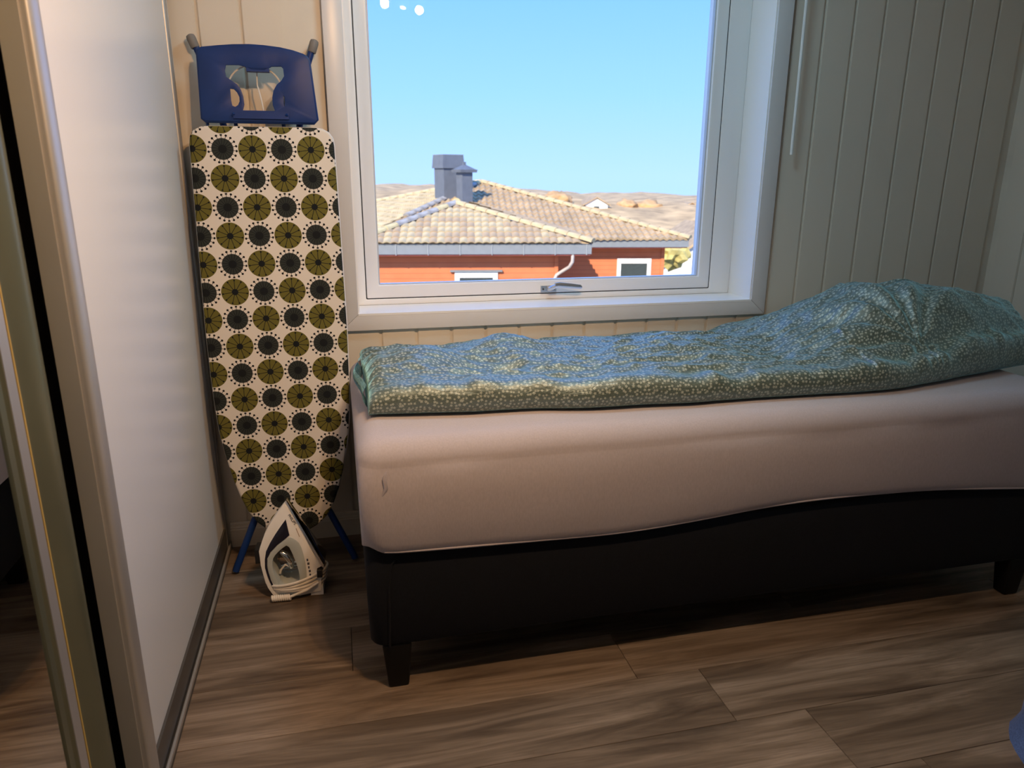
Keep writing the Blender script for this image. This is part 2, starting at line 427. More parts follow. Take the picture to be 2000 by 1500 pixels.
# white door on the front track
dw = wp(box('white_door', (DX-.012, -1.105, .085), (DX, -.06, 2.27), M_doorwhite)); 
def dpart(o): o.parent = dw; return o
dpart(box('bottom_rail', (DX-.024, -1.10, .018), (DX+.006, -.05, .088), M_track, None, .003))
dpart(box('top_rail', (DX-.024, -1.10, 2.26), (DX+.006, -.05, 2.305), M_alu, None, .002))
YE = -1.135
st = [(DX-.034, YE), (DX-.034, YE+.058), (DX+.001, YE+.058), (DX+.006, YE+.056)] + [(DX+.004+.010*math.sin(a), YE+.030-.026*math.cos(a+PI)) for a in [PI*k/12 for k in range(1, 12)]] + [(DX+.004, YE+.0045), (DX-.003, YE+.0045), (DX-.003, YE)]
dpart(extr_z('door_stile', st, .014, 2.305, M_alu))
s2 = [(DX-.02, -.055), (DX-.02, -.016), (DX-.002, -.016), (DX+.004, -.020), (DX+.006, -.026), (DX+.001, -.030), (DX+.001, -.034), (DX+.007, -.038), (DX+.008, -.046), (DX+.004, -.053), (DX, -.055)]
dpart(extr_z('door_stile', s2, .014, 2.305, M_alu))
# mirror door on the rear track
MX = DX - .047
dm = wp(box('mirror_door', (MX-.008, -2.30, .085), (MX, -1.30, 2.27), M_mirror))
def mpart(o): o.parent = dm; return o
Y0 = -1.320
s3 = [(MX-.012, Y0-.012), (MX+.003, Y0-.012), (MX+.0045, Y0+.002), (MX+.003, Y0+.004), (MX+.008, Y0+.008), (MX+.008, Y0+.038), (MX+.003, Y0+.041), (MX-.004, Y0+.045), (MX-.004, Y0+.052), (MX+.000, Y0+.056)] + \
     [(MX-.004-.012*math.sin(PI*k/8), Y0+.056+.055*k/8) for k in range(1, 8)] + [(MX-.002, Y0+.112)] + \
     [(MX-.002+.012*math.sin(PI*k/8), Y0+.112+.058*k/8) for k in range(1, 8)] + [(MX-.002, Y0+.172), (MX-.012, Y0+.172), (MX-.03, Y0+.172), (MX-.03, Y0-.012)]
mpart(box('ochre_strip', (MX-.003, Y0+.0500, .014), (MX+.0060, Y0+.0545, 2.305), plain('ochre_finish', (.50, .33, .08), .7)))  # thin ochre strip along the profile channel
mpart(extr_z('door_stile', s3, .014, 2.305, M_darkalu))
mpart(box('flange_strip', (MX+.007, Y0+.0085, .014), (MX+.0095, Y0+.0375, 2.305), M_alu, None, .0006))
mpart(box('bottom_rail', (MX-.024, -2.30, .018), (MX+.004, -1.30, .088), M_alu, None, .002))
mpart(box('top_rail', (MX-.024, -2.30, 2.26), (MX+.004, -1.30, 2.305), M_alu, None, .002))

# ------------------------------------------------------------------ ironing board
ib_y = Vector((0, .09, 1)).normalized(); ib_z = Vector((0, -1, .09)).normalized(); ib_x = Vector((1, 0, 0))
ib = empty('ironing_board'); ib.matrix_world = Matrix(((1, ib_y.x, ib_z.x, -.007), (0, ib_y.y, ib_z.y, -.236), (0, ib_y.z, ib_z.z, 0), (0, 0, 0, 1)))
tag(ib, 'ironing board with olive and black dotted cover leaning against the wall', 'ironing board')
def cover_mat():
    t = NT('dotted_cover'); tcn = t.n('ShaderNodeTexCoord'); sp = t.n('ShaderNodeSeparateXYZ'); t.l(tcn.outputs['Object'], sp.inputs[0])
    S = .0818
    # slight weave wobble keeps the print from looking ruled
    u = t.math('DIVIDE', t.math('ADD', sp.outputs[0], .112 + S*10.5 - .0), S)
    v = t.math('DIVIDE', t.math('ADD', sp.outputs[1], -1.316 + S*20.5), S)
    fu, fv = t.math('FLOOR', u), t.math('FLOOR', v)
    lu = t.math('MULTIPLY', t.math('SUBTRACT', t.math('FRACT', u), .5), S); lv_ = t.math('MULTIPLY', t.math('SUBTRACT', t.math('FRACT', v), .5), S)
    par = t.math('MODULO', t.math('ADD', fu, fv), 2.0)       # 0 -> dark, 1 -> olive
    r = t.math('SQRT', t.math('ADD', t.math('MULTIPLY', lu, lu), t.math('MULTIPLY', lv_, lv_)))
    th = t.math('ARCTAN2', lu, lv_)
    def spoke(n, wdt, off=0.0):
        a = t.math('ABSOLUTE', t.math('SINE', t.math('ADD', t.math('MULTIPLY', th, n/2), off)))
        d = t.math('MULTIPLY', a, t.math('MULTIPLY', r, 2.0/n))
        return d, t.math('LESS_THAN', d, wdt)
    def between(lo, hi): return t.math('MULTIPLY', t.math('GREATER_THAN', r, lo), t.math('LESS_THAN', r, hi))
    AND = lambda a, b: t.math('MULTIPLY', a, b); OR = lambda a, b: t.math('MAXIMUM', a, b)
    def dots(d, rc, rd):
        rr = t.math('SUBTRACT', r, rc)
        q = t.math('ADD', t.math('MULTIPLY', d, d), t.math('MULTIPLY', rr, rr)); return t.math('LESS_THAN', q, rd*rd)
    cream, olive, dark, ink = (.68, .63, .57), (.125, .110, .022), (.028, .032, .028), (.008, .009, .010)
    # olive motif
    d1, s1 = spoke(11, .00085)
    inkO = OR(OR(t.math('LESS_THAN', r, .0092), AND(s1, between(.009, .035))), dots(d1, .0345, .0026))
    colO = t.mix(t.math('LESS_THAN', r, .0392), cream, olive); colO = t.mix(inkO, colO, ink)
    # dark motif
    d2, s2_ = spoke(18, .00075, .3)
    inkD = OR(OR(t.math('LESS_THAN', r, .0115), AND(s2_, between(.009, .0395))), dots(d2, .0388, .0031))
    colD = t.mix(t.math('LESS_THAN', r, .0302), cream, dark); colD = t.mix(inkD, colD, ink)
    col = t.mix(par, colD, colO)
    # plain hem below the face
    t.set(color=col, rough=.85, spec=.2); t.bump(t.noise(t.coord('Object'), 900, 2), .12, .001)
    return t.m
M_cover = cover_mat()
half = [(1.380, .150), (1.377, .170), (1.368, .187), (1.352, .198), (1.33, .201), (1.20, .2025), (1.0, .2045), (.80, .2065), (.65, .2040), (.55, .200), (.47, .1935), (.40, .182), (.33, .168), (.27, .151), (.22, .132), (.18, .108), (.153, .080), (.137, .050), (.129, .020)]
outl = [(w_, s) for s, w_ in half] + [(-w_, s) for s, w_ in reversed(half)]
def board_mesh():
    bm = bmesh.new(); loops = []
    c = (0, .75)
    for ins, n in ((.0, -.019), (.0, -.010), (.0012, -.004), (.004, -.0012), (.009, 0)):
        ring = []
        for i, p in enumerate(outl):
            a, b = Vector(outl[i-1]), Vector(outl[(i+1) % len(outl)]); tt = (b-a).normalized(); nn = Vector((-tt.y, tt.x))
            if nn.dot(Vector(c)-Vector(p)) < 0: nn = -nn
            q = Vector(p) + nn*ins; ring.append(bm.verts.new((q.x, q.y, n)))
        loops.append(ring)
    for a, b in zip(loops, loops[1:]):
        for i in range(len(a)): bm.faces.new([a[i], a[(i+1) % len(a)], b[(i+1) % len(a)], b[i]])
    bm.faces.new(loops[-1]); bm.faces.new(loops[0][::-1])
    bmesh.ops.triangulate(bm, faces=[f for f in bm.faces if len(f.verts) > 4])
    return from_bm('cover', bm, M_cover, ib, True)
board_mesh()
tube('hem_piping', [(x*.995, .75+(s-.75)*.9985, -.0205) for x, s in outl], .0035, M_hem, ib, 8, True)
slab('board_deck', [(x*.96, .75+(s-.75)*.985) for x, s in outl], [], -.0195, -.024, M_grey, ib)
# iron rest plate with its opening and D-shaped slots
pl_out = [(-.160, 1.400), (-.152, 1.393), (.148, 1.393), (.157, 1.402)] + [(.144, 1.566), (.139, 1.574), (.128, 1.580), (.100, 1.5885), (.065, 1.595), (.02, 1.599), (-.018, 1.600), (-.06, 1.598), (-.10, 1.594), (-.145, 1.588), (-.154, 1.584), (-.157, 1.575)]
hole = [(-.084, 1.545), (-.050, 1.546), (-.036, 1.543), (-.024, 1.537), (-.014, 1.533), (.018, 1.533), (.028, 1.538), (.040, 1.545), (.066, 1.546), (.071, 1.541), (.072, 1.520), (.064, 1.508), (.050, 1.496), (.040, 1.480), (.035, 1.460), (.035, 1.440), (.040, 1.424), (-.048, 1.424), (-.043, 1.440), (-.044, 1.462), (-.049, 1.480), (-.058, 1.494), (-.074, 1.505), (-.086, 1.514), (-.088, 1.530)]
hD = [(-.078, 1.482), (-.068, 1.481), (-.060, 1.472), (-.055, 1.460), (-.055, 1.448), (-.060, 1.438), (-.068, 1.433), (-.076, 1.436), (-.078, 1.450)]
hD2 = [(.0665, 1.466), (.0690, 1.466), (.0695, 1.452), (.0690, 1.438), (.0665, 1.438), (.066, 1.452)]
rest = slab('iron_rest', pl_out, [hole, hD, hD2], -.004, -.010, M_blue, ib, .0012)
# turned-down rim along the outer edge and the inner tray bar
tube('rim', [(x, s, -.011) for x, s in pl_out], .0045, M_blue, rest, 8, True)
box('tray_bar', (-.075, 1.4005, -.005), (.078, 1.4185, .0015), M_blue, rest, .002)
box('latch', (-.030, 1.530, -.020), (.032, 1.540, -.004), M_blue, rest, .002)
for x in (-.078, .076):
    tube('hinge_pin', [(x, 1.408, -.004), (x*.93, 1.414, .003)], .004, M_blue, rest, 8)
# tubes that carry the rest plate
for x in (-.073, .060):
    tube('support_tube', [(x, 1.18, -.034), (x, 1.385, -.030), (x, 1.40, -.014)], .0055, M_blue, ib, 10)
tube('support_tube', [(-.150, 1.30, -.030), (-.150, 1.36, -.028), (-.148, 1.41, -.014)], .004, M_blue, ib, 8)
tube('wire_guide', [(-.012+.080*math.cos(a), 1.468+.085*math.sin(a), -.030) for a in [PI*k/24 for k in range(-3, 28)]], .0026, M_wire, ib, 8)
tube('wire_stem', [(-.004, 1.535, -.03), (-.006, 1.50, -.034), (.002, 1.46, -.034), (.008, 1.42, -.032), (.012, 1.37, -.03)], .0022, M_wire, ib, 8)
tube('pivot_bar', [(-.10, .72, -.045), (.10, .72, -.045)], .008, M_blue, ib, 10)
# folded legs: long crossed tubes, grey caps at the top, splayed feet below
for sx_, xa, xb in ((-1, -.173, -.120), (1, .156, .112)):
    lg = tube('leg', [(xb*.35, .70, -.048), (xb*.8, 1.30, -.055), (xb*1.12, 1.53, -.064), (xa*.93, 1.585, -.064), (xa, 1.618, -.064)], .0095, M_blue, ib, 12)
    d = Vector((xa - xa*.93, .033, 0)).normalized(); p = Vector((xa, 1.612, -.064))
    tube('rubber_foot', [p-d*.012, p-d*.010, p+d*.016, p+d*.023, p+d*.026], [.011, .0125, .0130, .0115, .006], M_grey, lg, 14)
for sx_ in (-1, 1):
    tube('leg', [(sx_*.030, .72, -.042), (sx_*.06, .40, -.040), (sx_*.095, .22, -.036), (sx_*.118, .178, -.034), (sx_*.186, .0205, -.030), (sx_*.188, .0125, -.030)], .0110, M_blue, ib, 12)
tube('cross_bar', [(-.1, .21, -.036), (.1, .21, -.036)], .008, M_blue, ib, 10)

# ------------------------------------------------------------------ steam iron
ir = tag(empty('steam_iron', (-.008, -.340, 0), (0, 0, math.radians(-4))), 'white steam iron standing on its heel with cord wound round it', 'iron')
K1, K2 = .000243, .000256
def ic(X, Y): return ((X-605)*K1, (1296-Y)*K2)
def ip(L): return [ic(*q) for q in L]
HT = ic(605, 120)[1]
def wid(p): return .008 + .044*max(0, 1-p[1]/HT)
def ilayer(name, outer, holes, off, mat, parent=ir, bevel=.002, sc=1.0):
    return slab(name, outer, holes, lambda p: -(wid(p)*sc+off), lambda p: wid(p)*sc+off, mat, parent, bevel, lambda a, b, n: (a, n, b))
hole_in = smooth_loop(ip([(592, 628), (520, 668), (440, 735), (392, 800), (384, 900), (400, 990), (440, 1090), (485, 1185), (600, 1165), (722, 1110), (712, 990), (690, 880), (655, 770)]), 1)
shell = ip([(605, 120), (560, 168), (500, 240), (430, 330), (375, 405), (325, 490), (290, 570), (262, 640), (240, 700), (246, 780), (250, 870), (268, 960), (288, 1060), (318, 1150), (372, 1240), (430, 1282), (700, 1278), (960, 1240), (975, 1060), (925, 1050), (925, 962), (985, 935), (820, 560)])
body = ilayer('shell', shell, [hole_in], 0, M_ironwhite)
# grey tank ring, navy accent
ring_o = ip([(622, 545), (560, 575), (480, 632), (400, 700), (348, 765), (330, 850), (333, 930), (358, 1030), (398, 1120), (440, 1200), (600, 1185), (786, 1120), (800, 1000), (782, 820), (742, 645), (680, 585)])
ilayer('water_tank', smooth_loop(ring_o, 1), [smooth_loop(ip([(592, 640), (520, 680), (445, 742), (398, 805), (390, 900), (405, 985), (446, 1085), (490, 1172), (600, 1152), (715, 1100), (705, 985), (682, 880), (648, 775)]), 1)], .0012, M_irongrey, ir, .0008)
acc = ip([(585, 335), (520, 415), (450, 505), (385, 600), (328, 700), (308, 800), (304, 900), (325, 1000), (352, 1085), (392, 1178), (408, 1170), (362, 1050), (340, 960), (330, 880), (338, 790), (380, 715), (470, 632), (560, 572), (617, 527)])
ilayer('accent_panel', acc, [], .0022, M_ironnavy, ir, .0005)
# soleplate along the right flank
sp = ip([(598, 112), (612, 112), (1016, 922), (1006, 955), (985, 935)])
ilayer('soleplate', sp, [], .004, M_chrome, ir, .0008)
ilayer('sole_gasket', ip([(606, 128), (612, 126), (998, 925), (986, 938)]), [], .0025, M_black, ir, .0005)
# trigger on the handle, steam buttons, heel
box('trigger', (ic(186, 0)[0], -.026, ic(0, 865)[1]), (ic(275, 0)[0], .026, ic(0, 690)[1]), M_black, ir, .006, 3)
box('spray_button', (ic(345, 0)[0], -.010, ic(0, 600)[1]), (ic(420, 0)[0], .0125, ic(0, 470)[1]), plain('frosted_button', (.62, .56, .50), .3), ir, .005, 3)
box('heel_foot', (ic(832, 0)[0], -.046, 0.0), (ic(985, 0)[0], .046, ic(0, 1180)[1]), M_ironwhite, ir, .003)
box('heel_foot', (ic(420, 0)[0], -.030, 0.0), (ic(600, 0)[0], .030, ic(0, 1240)[1]), M_ironwhite, ir, .003)
box('vent_slot', (ic(928, 0)[0], -.054, ic(0, 1050)[1]), (ic(990, 0)[0], .03, ic(0, 960)[1]), M_black, ir, .003)
# plug tucked inside the handle loop
plug = tube('power_plug', [(ic(480, 0)[0], -.010, ic(0, 760)[1]), (ic(545, 0)[0], -.014, ic(0, 800)[1]), (ic(600, 0)[0], -.014, ic(0, 880)[1]), (ic(602, 0)[0], -.010, ic(0, 980)[1])], [.006, .010, .011, .007], M_chrome, ir, 12)
tube('plug_lead', [(ic(590, 0)[0], -.012, ic(0, 970)[1]), (ic(530, 0)[0], -.014, ic(0, 930)[1]), (ic(470, 0)[0], -.012, ic(0, 1000)[1]), (ic(455, 0)[0], -.010, ic(0, 1050)[1])], .0035, M_cord, plug, 8)
# cord windings
for k in range(4):
    pts = []
    for i in range(40):
        a = 2*PI*i/40
        X = .012 + (.0865+.002*k)*math.cos(a); Y = (.064+.0015*(k % 2))*math.sin(a)
        Z = .030 + .0085*k + .20*(X-.0)*(.55+.12*k) + .003*math.sin(2*a+k)
        pts.append((X, Y, max(Z, .0055)))
    tube('cord', pts, .0042, M_cord, ir, 8, True)
pts = []
for i in range(90):
    a = 2*PI*i/10; pts.append((ic(370, 0)[0]+.055*i/90, -.066+.007*math.cos(a), .0115+.007*math.sin(a)+.0003))
tube('cord_sleeve', pts, .0035, M_cord, ir, 8)
tube('cord_tail', [(ic(580, 0)[0], -.066, .012), (ic(680, 0)[0], -.068, .022), (ic(800, 0)[0], -.066, .032), (ic(940, 0)[0], -.055, .048)], .0042, M_cord, ir, 8)
def text(name, body_, size, mat, parent, loc, rot):
    cu = bpy.data.curves.new(name, 'FONT'); cu.body = body_; cu.size = size; cu.extrude = .0002; cu.align_x = 'LEFT'
    tmp = bpy.data.objects.new(name+'_c', cu); COL.objects.link(tmp)
    dg = bpy.context.evaluated_depsgraph_get(); me = bpy.data.meshes.new_from_object(tmp.evaluated_get(dg)); bpy.data.objects.remove(tmp)
    me.materials.clear(); me.materials.append(mat)
    o = bpy.data.objects.new(name, me); COL.objects.link(o); o.parent = parent
    o.matrix_local = Matrix.Translation(loc) @ rot
    return o
def on_side(X, Y, off=.0006):
    a, b = ic(X, Y); return Vector((a, -(wid((a, b))+off), b))
tilt = math.atan2(.044, HT)
rotT = lambda deg: Matrix.Rotation(-tilt, 4, 'X') @ Matrix.Rotation(math.radians(deg), 4, 'Y') @ Matrix.Rotation(PI/2, 4, 'X')
text('lettering', 'PHILIPS', .0115, M_ink, ir, on_side(612, 285, .0010), rotT(61))
text('lettering', 'GC4500 azur', .0050, M_inkw, ir, on_side(700, 440, .0010), rotT(64)) if False else None
for i in range(6):
    X, Y = 806+i*6, 830+i*46
    p = on_side(X, Y, .0012)
    box('dial_mark', (p.x, p.y-.0003, p.z-.0075), (p.x+(.006 if i % 2 else .0045), p.y+.0012, p.z), M_ink, ir)
p0, p1 = on_side(702, 450, .0006), on_side(738, 555, .0006)
tube('print_line', [p0, p1], .0010, M_inkw, ir, 6)

# ------------------------------------------------------------------ bed
BX0, BX1, BYF, BYB = .2085, 2.215, -.882, -.042
BZ0, BZ1, MT = .125, .405, .664
bed = tag(empty('bed', ((BX0+BX1)/2, -.45, 0)), 'low bed base in charcoal fabric on tapered black legs', 'bed')
bl_ = Vector(((BX0+BX1)/2, -.45, 0))
def bdp(o): o.parent = bed; o.matrix_parent_inverse = Matrix.Translation(-bl_); return o
def rrect(x0, x1, y0, y1, r, n=6):
    return arc(x1-r, y1-r, r, 0, 90, n) + arc(x0+r, y1-r, r, 90, 180, n) + arc(x0+r, y0+r, r, 180, 270, n) + arc(x1-r, y0+r, r, 270, 360, n)
bm = bmesh.new(); levels = [(BZ0, .012), (BZ0+.006, .004), (BZ0+.014, 0), (.26, -.003), (BZ1-.02, -.002), (BZ1-.008, .003), (BZ1, .012)]
rings = []
for z, ins in levels:
    rings.append([bm.verts.new((x, y, z)) for x, y in rrect(BX0+ins, BX1-ins, BYF+ins, BYB-ins, .035)])
for a, b in zip(rings, rings[1:]):
    for i in range(len(a)): bm.faces.new([a[i], a[(i+1) % len(a)], b[(i+1) % len(a)], b[i]])
bm.faces.new(rings[0][::-1]); bm.faces.new(rings[-1])
base = bdp(from_bm('base', bm, M_base, None, True))
for xx in (BX0+.048, BX1-.048):
    d = -1 if xx > 1 else 1
    pts = [(xx-d*.004, BYF-.001, BZ0+.004), (xx-d*.002, BYF-.004, .20), (xx, BYF-.0045, .30), (xx+d*.010, BYF-.0035, .355), (xx+d*.032, BYF-.002, .383), (xx+d*.06, BYF-.001, .392)]
    tube('seam_piping', pts, .0028, M_base, base, 8)
for lx in (.271, 2.147):
    for ly, yy in ((-.848, 0), (-.10, 1)):
        bm = bmesh.new(); A, B = [], []
        for dx, dy in ((-1, -1), (1, -1), (1, 1), (-1, 1)):
            A.append(bm.verts.new((lx+dx*.036, ly+dy*.030, BZ0+.004))); B.append(bm.verts.new((lx+dx*.0255+(.001), ly+dy*.021, 0)))
        bm.faces.new(A); bm.faces.new(B[::-1])
        for i in range(4): bm.faces.new([A[i], A[(i+1) % 4], B[(i+1) % 4], B[i]])
        bmesh.ops.recalc_face_normals(bm, faces=bm.faces)
        bdp(from_bm('leg', bm, M_legblack, None, True, .006, 3))
# mattress in its fitted sheet
def itp(x, xs, ys): return float(np.interp(x, xs, ys))
def sm_itp(x, xs, ys):
    return sum(itp(x+d, xs, ys) for d in (-.09, -.06, -.03, 0, .03, .06, .09))/7
HX = [.20, .30, .60, .85, 1.05, 1.25, 1.45, 1.75, 2.08, 2.25]; HZ = [.392, .386, .378, .372, .385, .404, .408, .402, .372, .36]
bm = bmesh.new()
MX0, MX1, MYF, MYB = .2005, 2.226, -.895, -.030
prof_m = [(0, .000), (.02, -.004), (.10, -.009), (.30, -.014), (.55, -.014), (.72, -.010), (.82, -.003)]   # t (0 hem..1 top), inset
N = 0; rings = []
def ringpts(ins, r):
    P = []
    x0, x1, y0, y1 = MX0+ins, MX1-ins, MYF+ins, MYB-ins
    nx, ny, na = 90, 20, 8
    for i in range(nx): P.append((x0+r+(x1-x0-2*r)*i/nx, y0))
    P += arc(x1-r, y0+r, r, 270, 360, na)[:-1]
    for i in range(ny): P.append((x1, y0+r+(y1-y0-2*r)*i/ny))
    P += arc(x1-r, y1-r, r, 0, 90, na)[:-1]
    for i in range(nx): P.append((x1-r-(x1-x0-2*r)*i/nx, y1))
    P += arc(x0+r, y1-r, r, 90, 180, na)[:-1]
    for i in range(ny): P.append((x0, y1-r-(y1-y0-2*r)*i/ny))
    P += arc(x0+r, y0+r, r, 180, 270, na)[:-1]
    return P
lv = [(t, i_, .055) for t, i_ in prof_m]
RR = .058
tops = [(MT-RR+RR*math.sin(a), -.002+RR*(1-math.cos(a))) for a in [PI/2*k/8 for k in range(0, 9)]]
for t, ins, r in lv:
    ring = []
    for x, y in ringpts(ins, r):
        hz_ = sm_itp(x, HX, HZ)
        if y > -.80 : hz_ = hz_ + .0
        # hem lifts at the front corners
        dc = max(0, 1-math.hypot(x-MX0, y-MYF)/.07); hz_ += .030*dc*dc
        z = hz_ + (MT-RR-hz_)*t/.82*.98
        wv = .0025*mn.noise(Vector((x*5, y*5, z*6)))
        ring.append(bm.verts.new((max(x, MX0), y - wv*1.0, z)))
    rings.append(ring)
for z, ins in tops:
    ring = []
    for x, y in ringpts(ins, max(.02, .055-ins*.3)):
        n_ = -.004*abs(mn.noise(Vector((x*2.2, y*3, 3.1))))
        ring.append(bm.verts.new((x, y, z+n_)))
    rings.append(ring)
for a, b in zip(rings, rings[1:]):
    for i in range(len(a)): bm.faces.new([a[i], a[(i+1) % len(a)], b[(i+1) % len(a)], b[i]])
inner = [bm.verts.new((x, y, BZ1+.0015)) for x, y in ringpts(.0095, .04)]      # underside rests on the base, the sheet hangs over its edge
for i in range(len(inner)): bm.faces.new([inner[i], inner[(i+1) % len(inner)], rings[0][(i+1) % len(inner)], rings[0][i]])
bm.faces.new(rings[-1]); bm.faces.new(inner[::-1])
bmesh.ops.triangulate(bm, faces=[f for f in bm.faces if len(f.verts) > 4])
mat_ = from_bm('mattress', bm, M_sheet, None, True)
tag(mat_, 'thick mattress under a mauve grey fitted sheet on the bed base', 'mattress')
# hem and corner dart of the sheet
hem = [(x-.0, MYF-.0010, sm_itp(x, HX, HZ)+.004+.030*max(0, 1-math.hypot(x-MX0, 0)/.07)**2) for x in np.linspace(MX0+.05, MX1-.09, 60)]
tube('hem', hem, .0036, M_sheet, mat_, 8)
tube('corner_dart', [(.2625, MYF-.0105, .600), (.257, MYF-.0125, .585), (.260, MYF-.0125, .560), (.248, MYF-.010, .535), (.239, MYF-.008, .50), (.235, MYF-.003, .455), (.231, MYF+.001, .425)], [.001, .004, .0048, .0030, .0022, .002, .0012], M_sheet, mat_, 8)

# ------------------------------------------------------------------ duvet
def duvet_mat():
    t = NT('floral_cotton'); tcn = t.n('ShaderNodeTexCoord'); uv = tcn.outputs['UV']
    mp = t.n('ShaderNodeMapping'); t.l(uv, mp.inputs[0]); mp.inputs['Scale'].default_value = (95, 95, 1)
    vo = t.n('ShaderNodeTexVoronoi', voronoi_dimensions='2D', feature='F1'); t.l(mp.outputs[0], vo.inputs['Vector']); vo.inputs['Scale'].default_value = 1.0; vo.inputs['Randomness'].default_value = .75
    su = t.n('ShaderNodeVectorMath', operation='SUBTRACT'); t.l(mp.outputs[0], su.inputs[0]); t.l(vo.outputs['Position'], su.inputs[1])
    sp_ = t.n('ShaderNodeSeparateXYZ'); t.l(su.outputs[0], sp_.inputs[0])
    sc = t.n('ShaderNodeSeparateColor'); t.l(vo.outputs['Color'], sc.inputs[0])
    th = t.math('ARCTAN2', sp_.outputs[1], sp_.outputs[0])
    r = vo.outputs['Distance']
    pet = t.math('ABSOLUTE', t.math('COSINE', t.math('ADD', t.math('MULTIPLY', th, 2.5), t.math('MULTIPLY', sc.outputs[0], 6.28))))
    lim = t.math('MULTIPLY', t.math('ADD', t.math('MULTIPLY', pet, .30), .06), t.math('ADD', .75, t.math('MULTIPLY', sc.outputs[1], .45)))
    fl = t.math('LESS_THAN', r, lim)
    ctr = t.math('LESS_THAN', r, .06)
    v2 = t.n('ShaderNodeTexVoronoi', voronoi_dimensions='2D'); m2 = t.n('ShaderNodeMapping'); t.l(uv, m2.inputs[0]); m2.inputs['Scale'].default_value = (170, 170, 1); t.l(m2.outputs[0], v2.inputs['Vector']); v2.inputs['Scale'].default_value = 1.0
    leaf = t.math('LESS_THAN', v2.outputs['Distance'], .17)
    ground = t.mix(leaf, (.060, .072, .045), (.13, .145, .09))
    col = t.mix(fl, ground, (.47, .47, .39)); col = t.mix(ctr, col, (.30, .27, .16))
    t.set(color=col, rough=.50, spec=.8, sheen=1.0, coat=.85)
    t.b.inputs['Coat IOR'].default_value = 1.9; t.b.inputs['Coat Roughness'].default_value = .50
    t.b.inputs['Sheen Tint'].default_value = (.42, .90, 1, 1); t.b.inputs['Specular Tint'].default_value = (.6, .95, 1, 1); t.b.inputs['Coat Tint'].default_value = (.88, .98, 1, 1)  # cyan of the window light put into the sheen and reflection tints
    t.b.inputs['Sheen Roughness'].default_value = .38
    n1 = t.n('ShaderNodeMapping'); t.l(uv, n1.inputs[0]); n1.inputs['Scale'].default_value = (26, 70, 1)
    nz = t.noise(n1.outputs[0], 1.0, 4, .6, .6)
    t.bump(nz, .5, .006); t.l(t.b.inputs['Normal'].links[0].from_socket, t.b.inputs['Coat Normal'])
    return t.m
M_duvet = duvet_mat()
DX0, DX1, DYB = .236, 2.36, -.048
FXs = [.236, .30, .59, .85, 1.13, 1.34, 1.59, 1.72, 1.85, 2.05, 2.26, 2.36]; FYs = [-.705, -.728, -.752, -.787, -.797, -.797, -.812, -.800, -.768, -.715, -.664, -.640]
def sst(a, b, x):
    t = min(1, max(0, (x-a)/(b-a))); return t*t*(3-2*t)
def ridged(x, y, z): return 1-abs(mn.noise(Vector((x, y, z))))*2
def dH(x, y):
    h = .071 + .012*sst(-.80, -.55, y)
    h -= .055*sst(-.50, -.10, y)
    # soft lumps along the back
    for cx, cy, a, rx, ry in ((.66, -.33, .052, .10, .15), (.42, -.45, .018, .10, .07), (.60, -.57, -.018, .10, .07), (.77, -.47, .016, .09, .06), (1.15, -.48, .012, .15, .05), (1.4, -.55, -.012, .15, .06), (1.62, -.52, -.014, .08, .06), (.95, -.22, .014, .12, .12), (1.25, -.25, .020, .2, .13), (1.55, -.28, .014, .10, .12), (.40, -.55, .012, .12, .1), (.36, -.30, .010, .1, .1), (.85, -.55, -.012, .12, .1), (1.0, -.6, .008, .2, .08)):
        h += a*math.exp(-((x-cx)/rx)**2-((y-cy)/ry)**2)
    # pillow hump
    s = sst(1.42, 1.82, x)*(1-.42*sst(1.94, 2.42, x))
    fr = itp(x, FXs, FYs)
    ty = sst(fr-.02-.0, fr+.33-.18*sst(1.7, 2.1, x), y)*(1-.55*sst(-.40, -.05, y))
    h += .160*s*ty
    # wrinkles: long folds along the bed, crossing creases, pulled creases near the pillow
    wob = mn.noise(Vector((x*2.2, y*3, 7)))*.6
    k = 1-.45*sst(1.5, 1.9, x)
    h += .0130*k*(ridged(x*3.2+wob, y*12+wob*2, 1.0)-.55)
    h += .0100*k*(ridged(x*8+wob*2, y*24, 5.0)-.55)
    h += .0050*(ridged((x+y*.7)*6, (y-x*.25)*5, 9.0)-.5)*(1-.3*k)
    h += .0046*(ridged(x*17+y*6, y*40, 2.0)-.5)
    h += .010*mn.noise(Vector((x*4, y*6, 11)))
    if x > 1.6:
        ang = math.atan2(y-(-.70), x-1.83); rad = math.hypot(y+.70, x-1.83)
        h += .012*math.cos(ang*11+2*wob)*math.exp(-((rad-.18)/.14)**2)
    return h
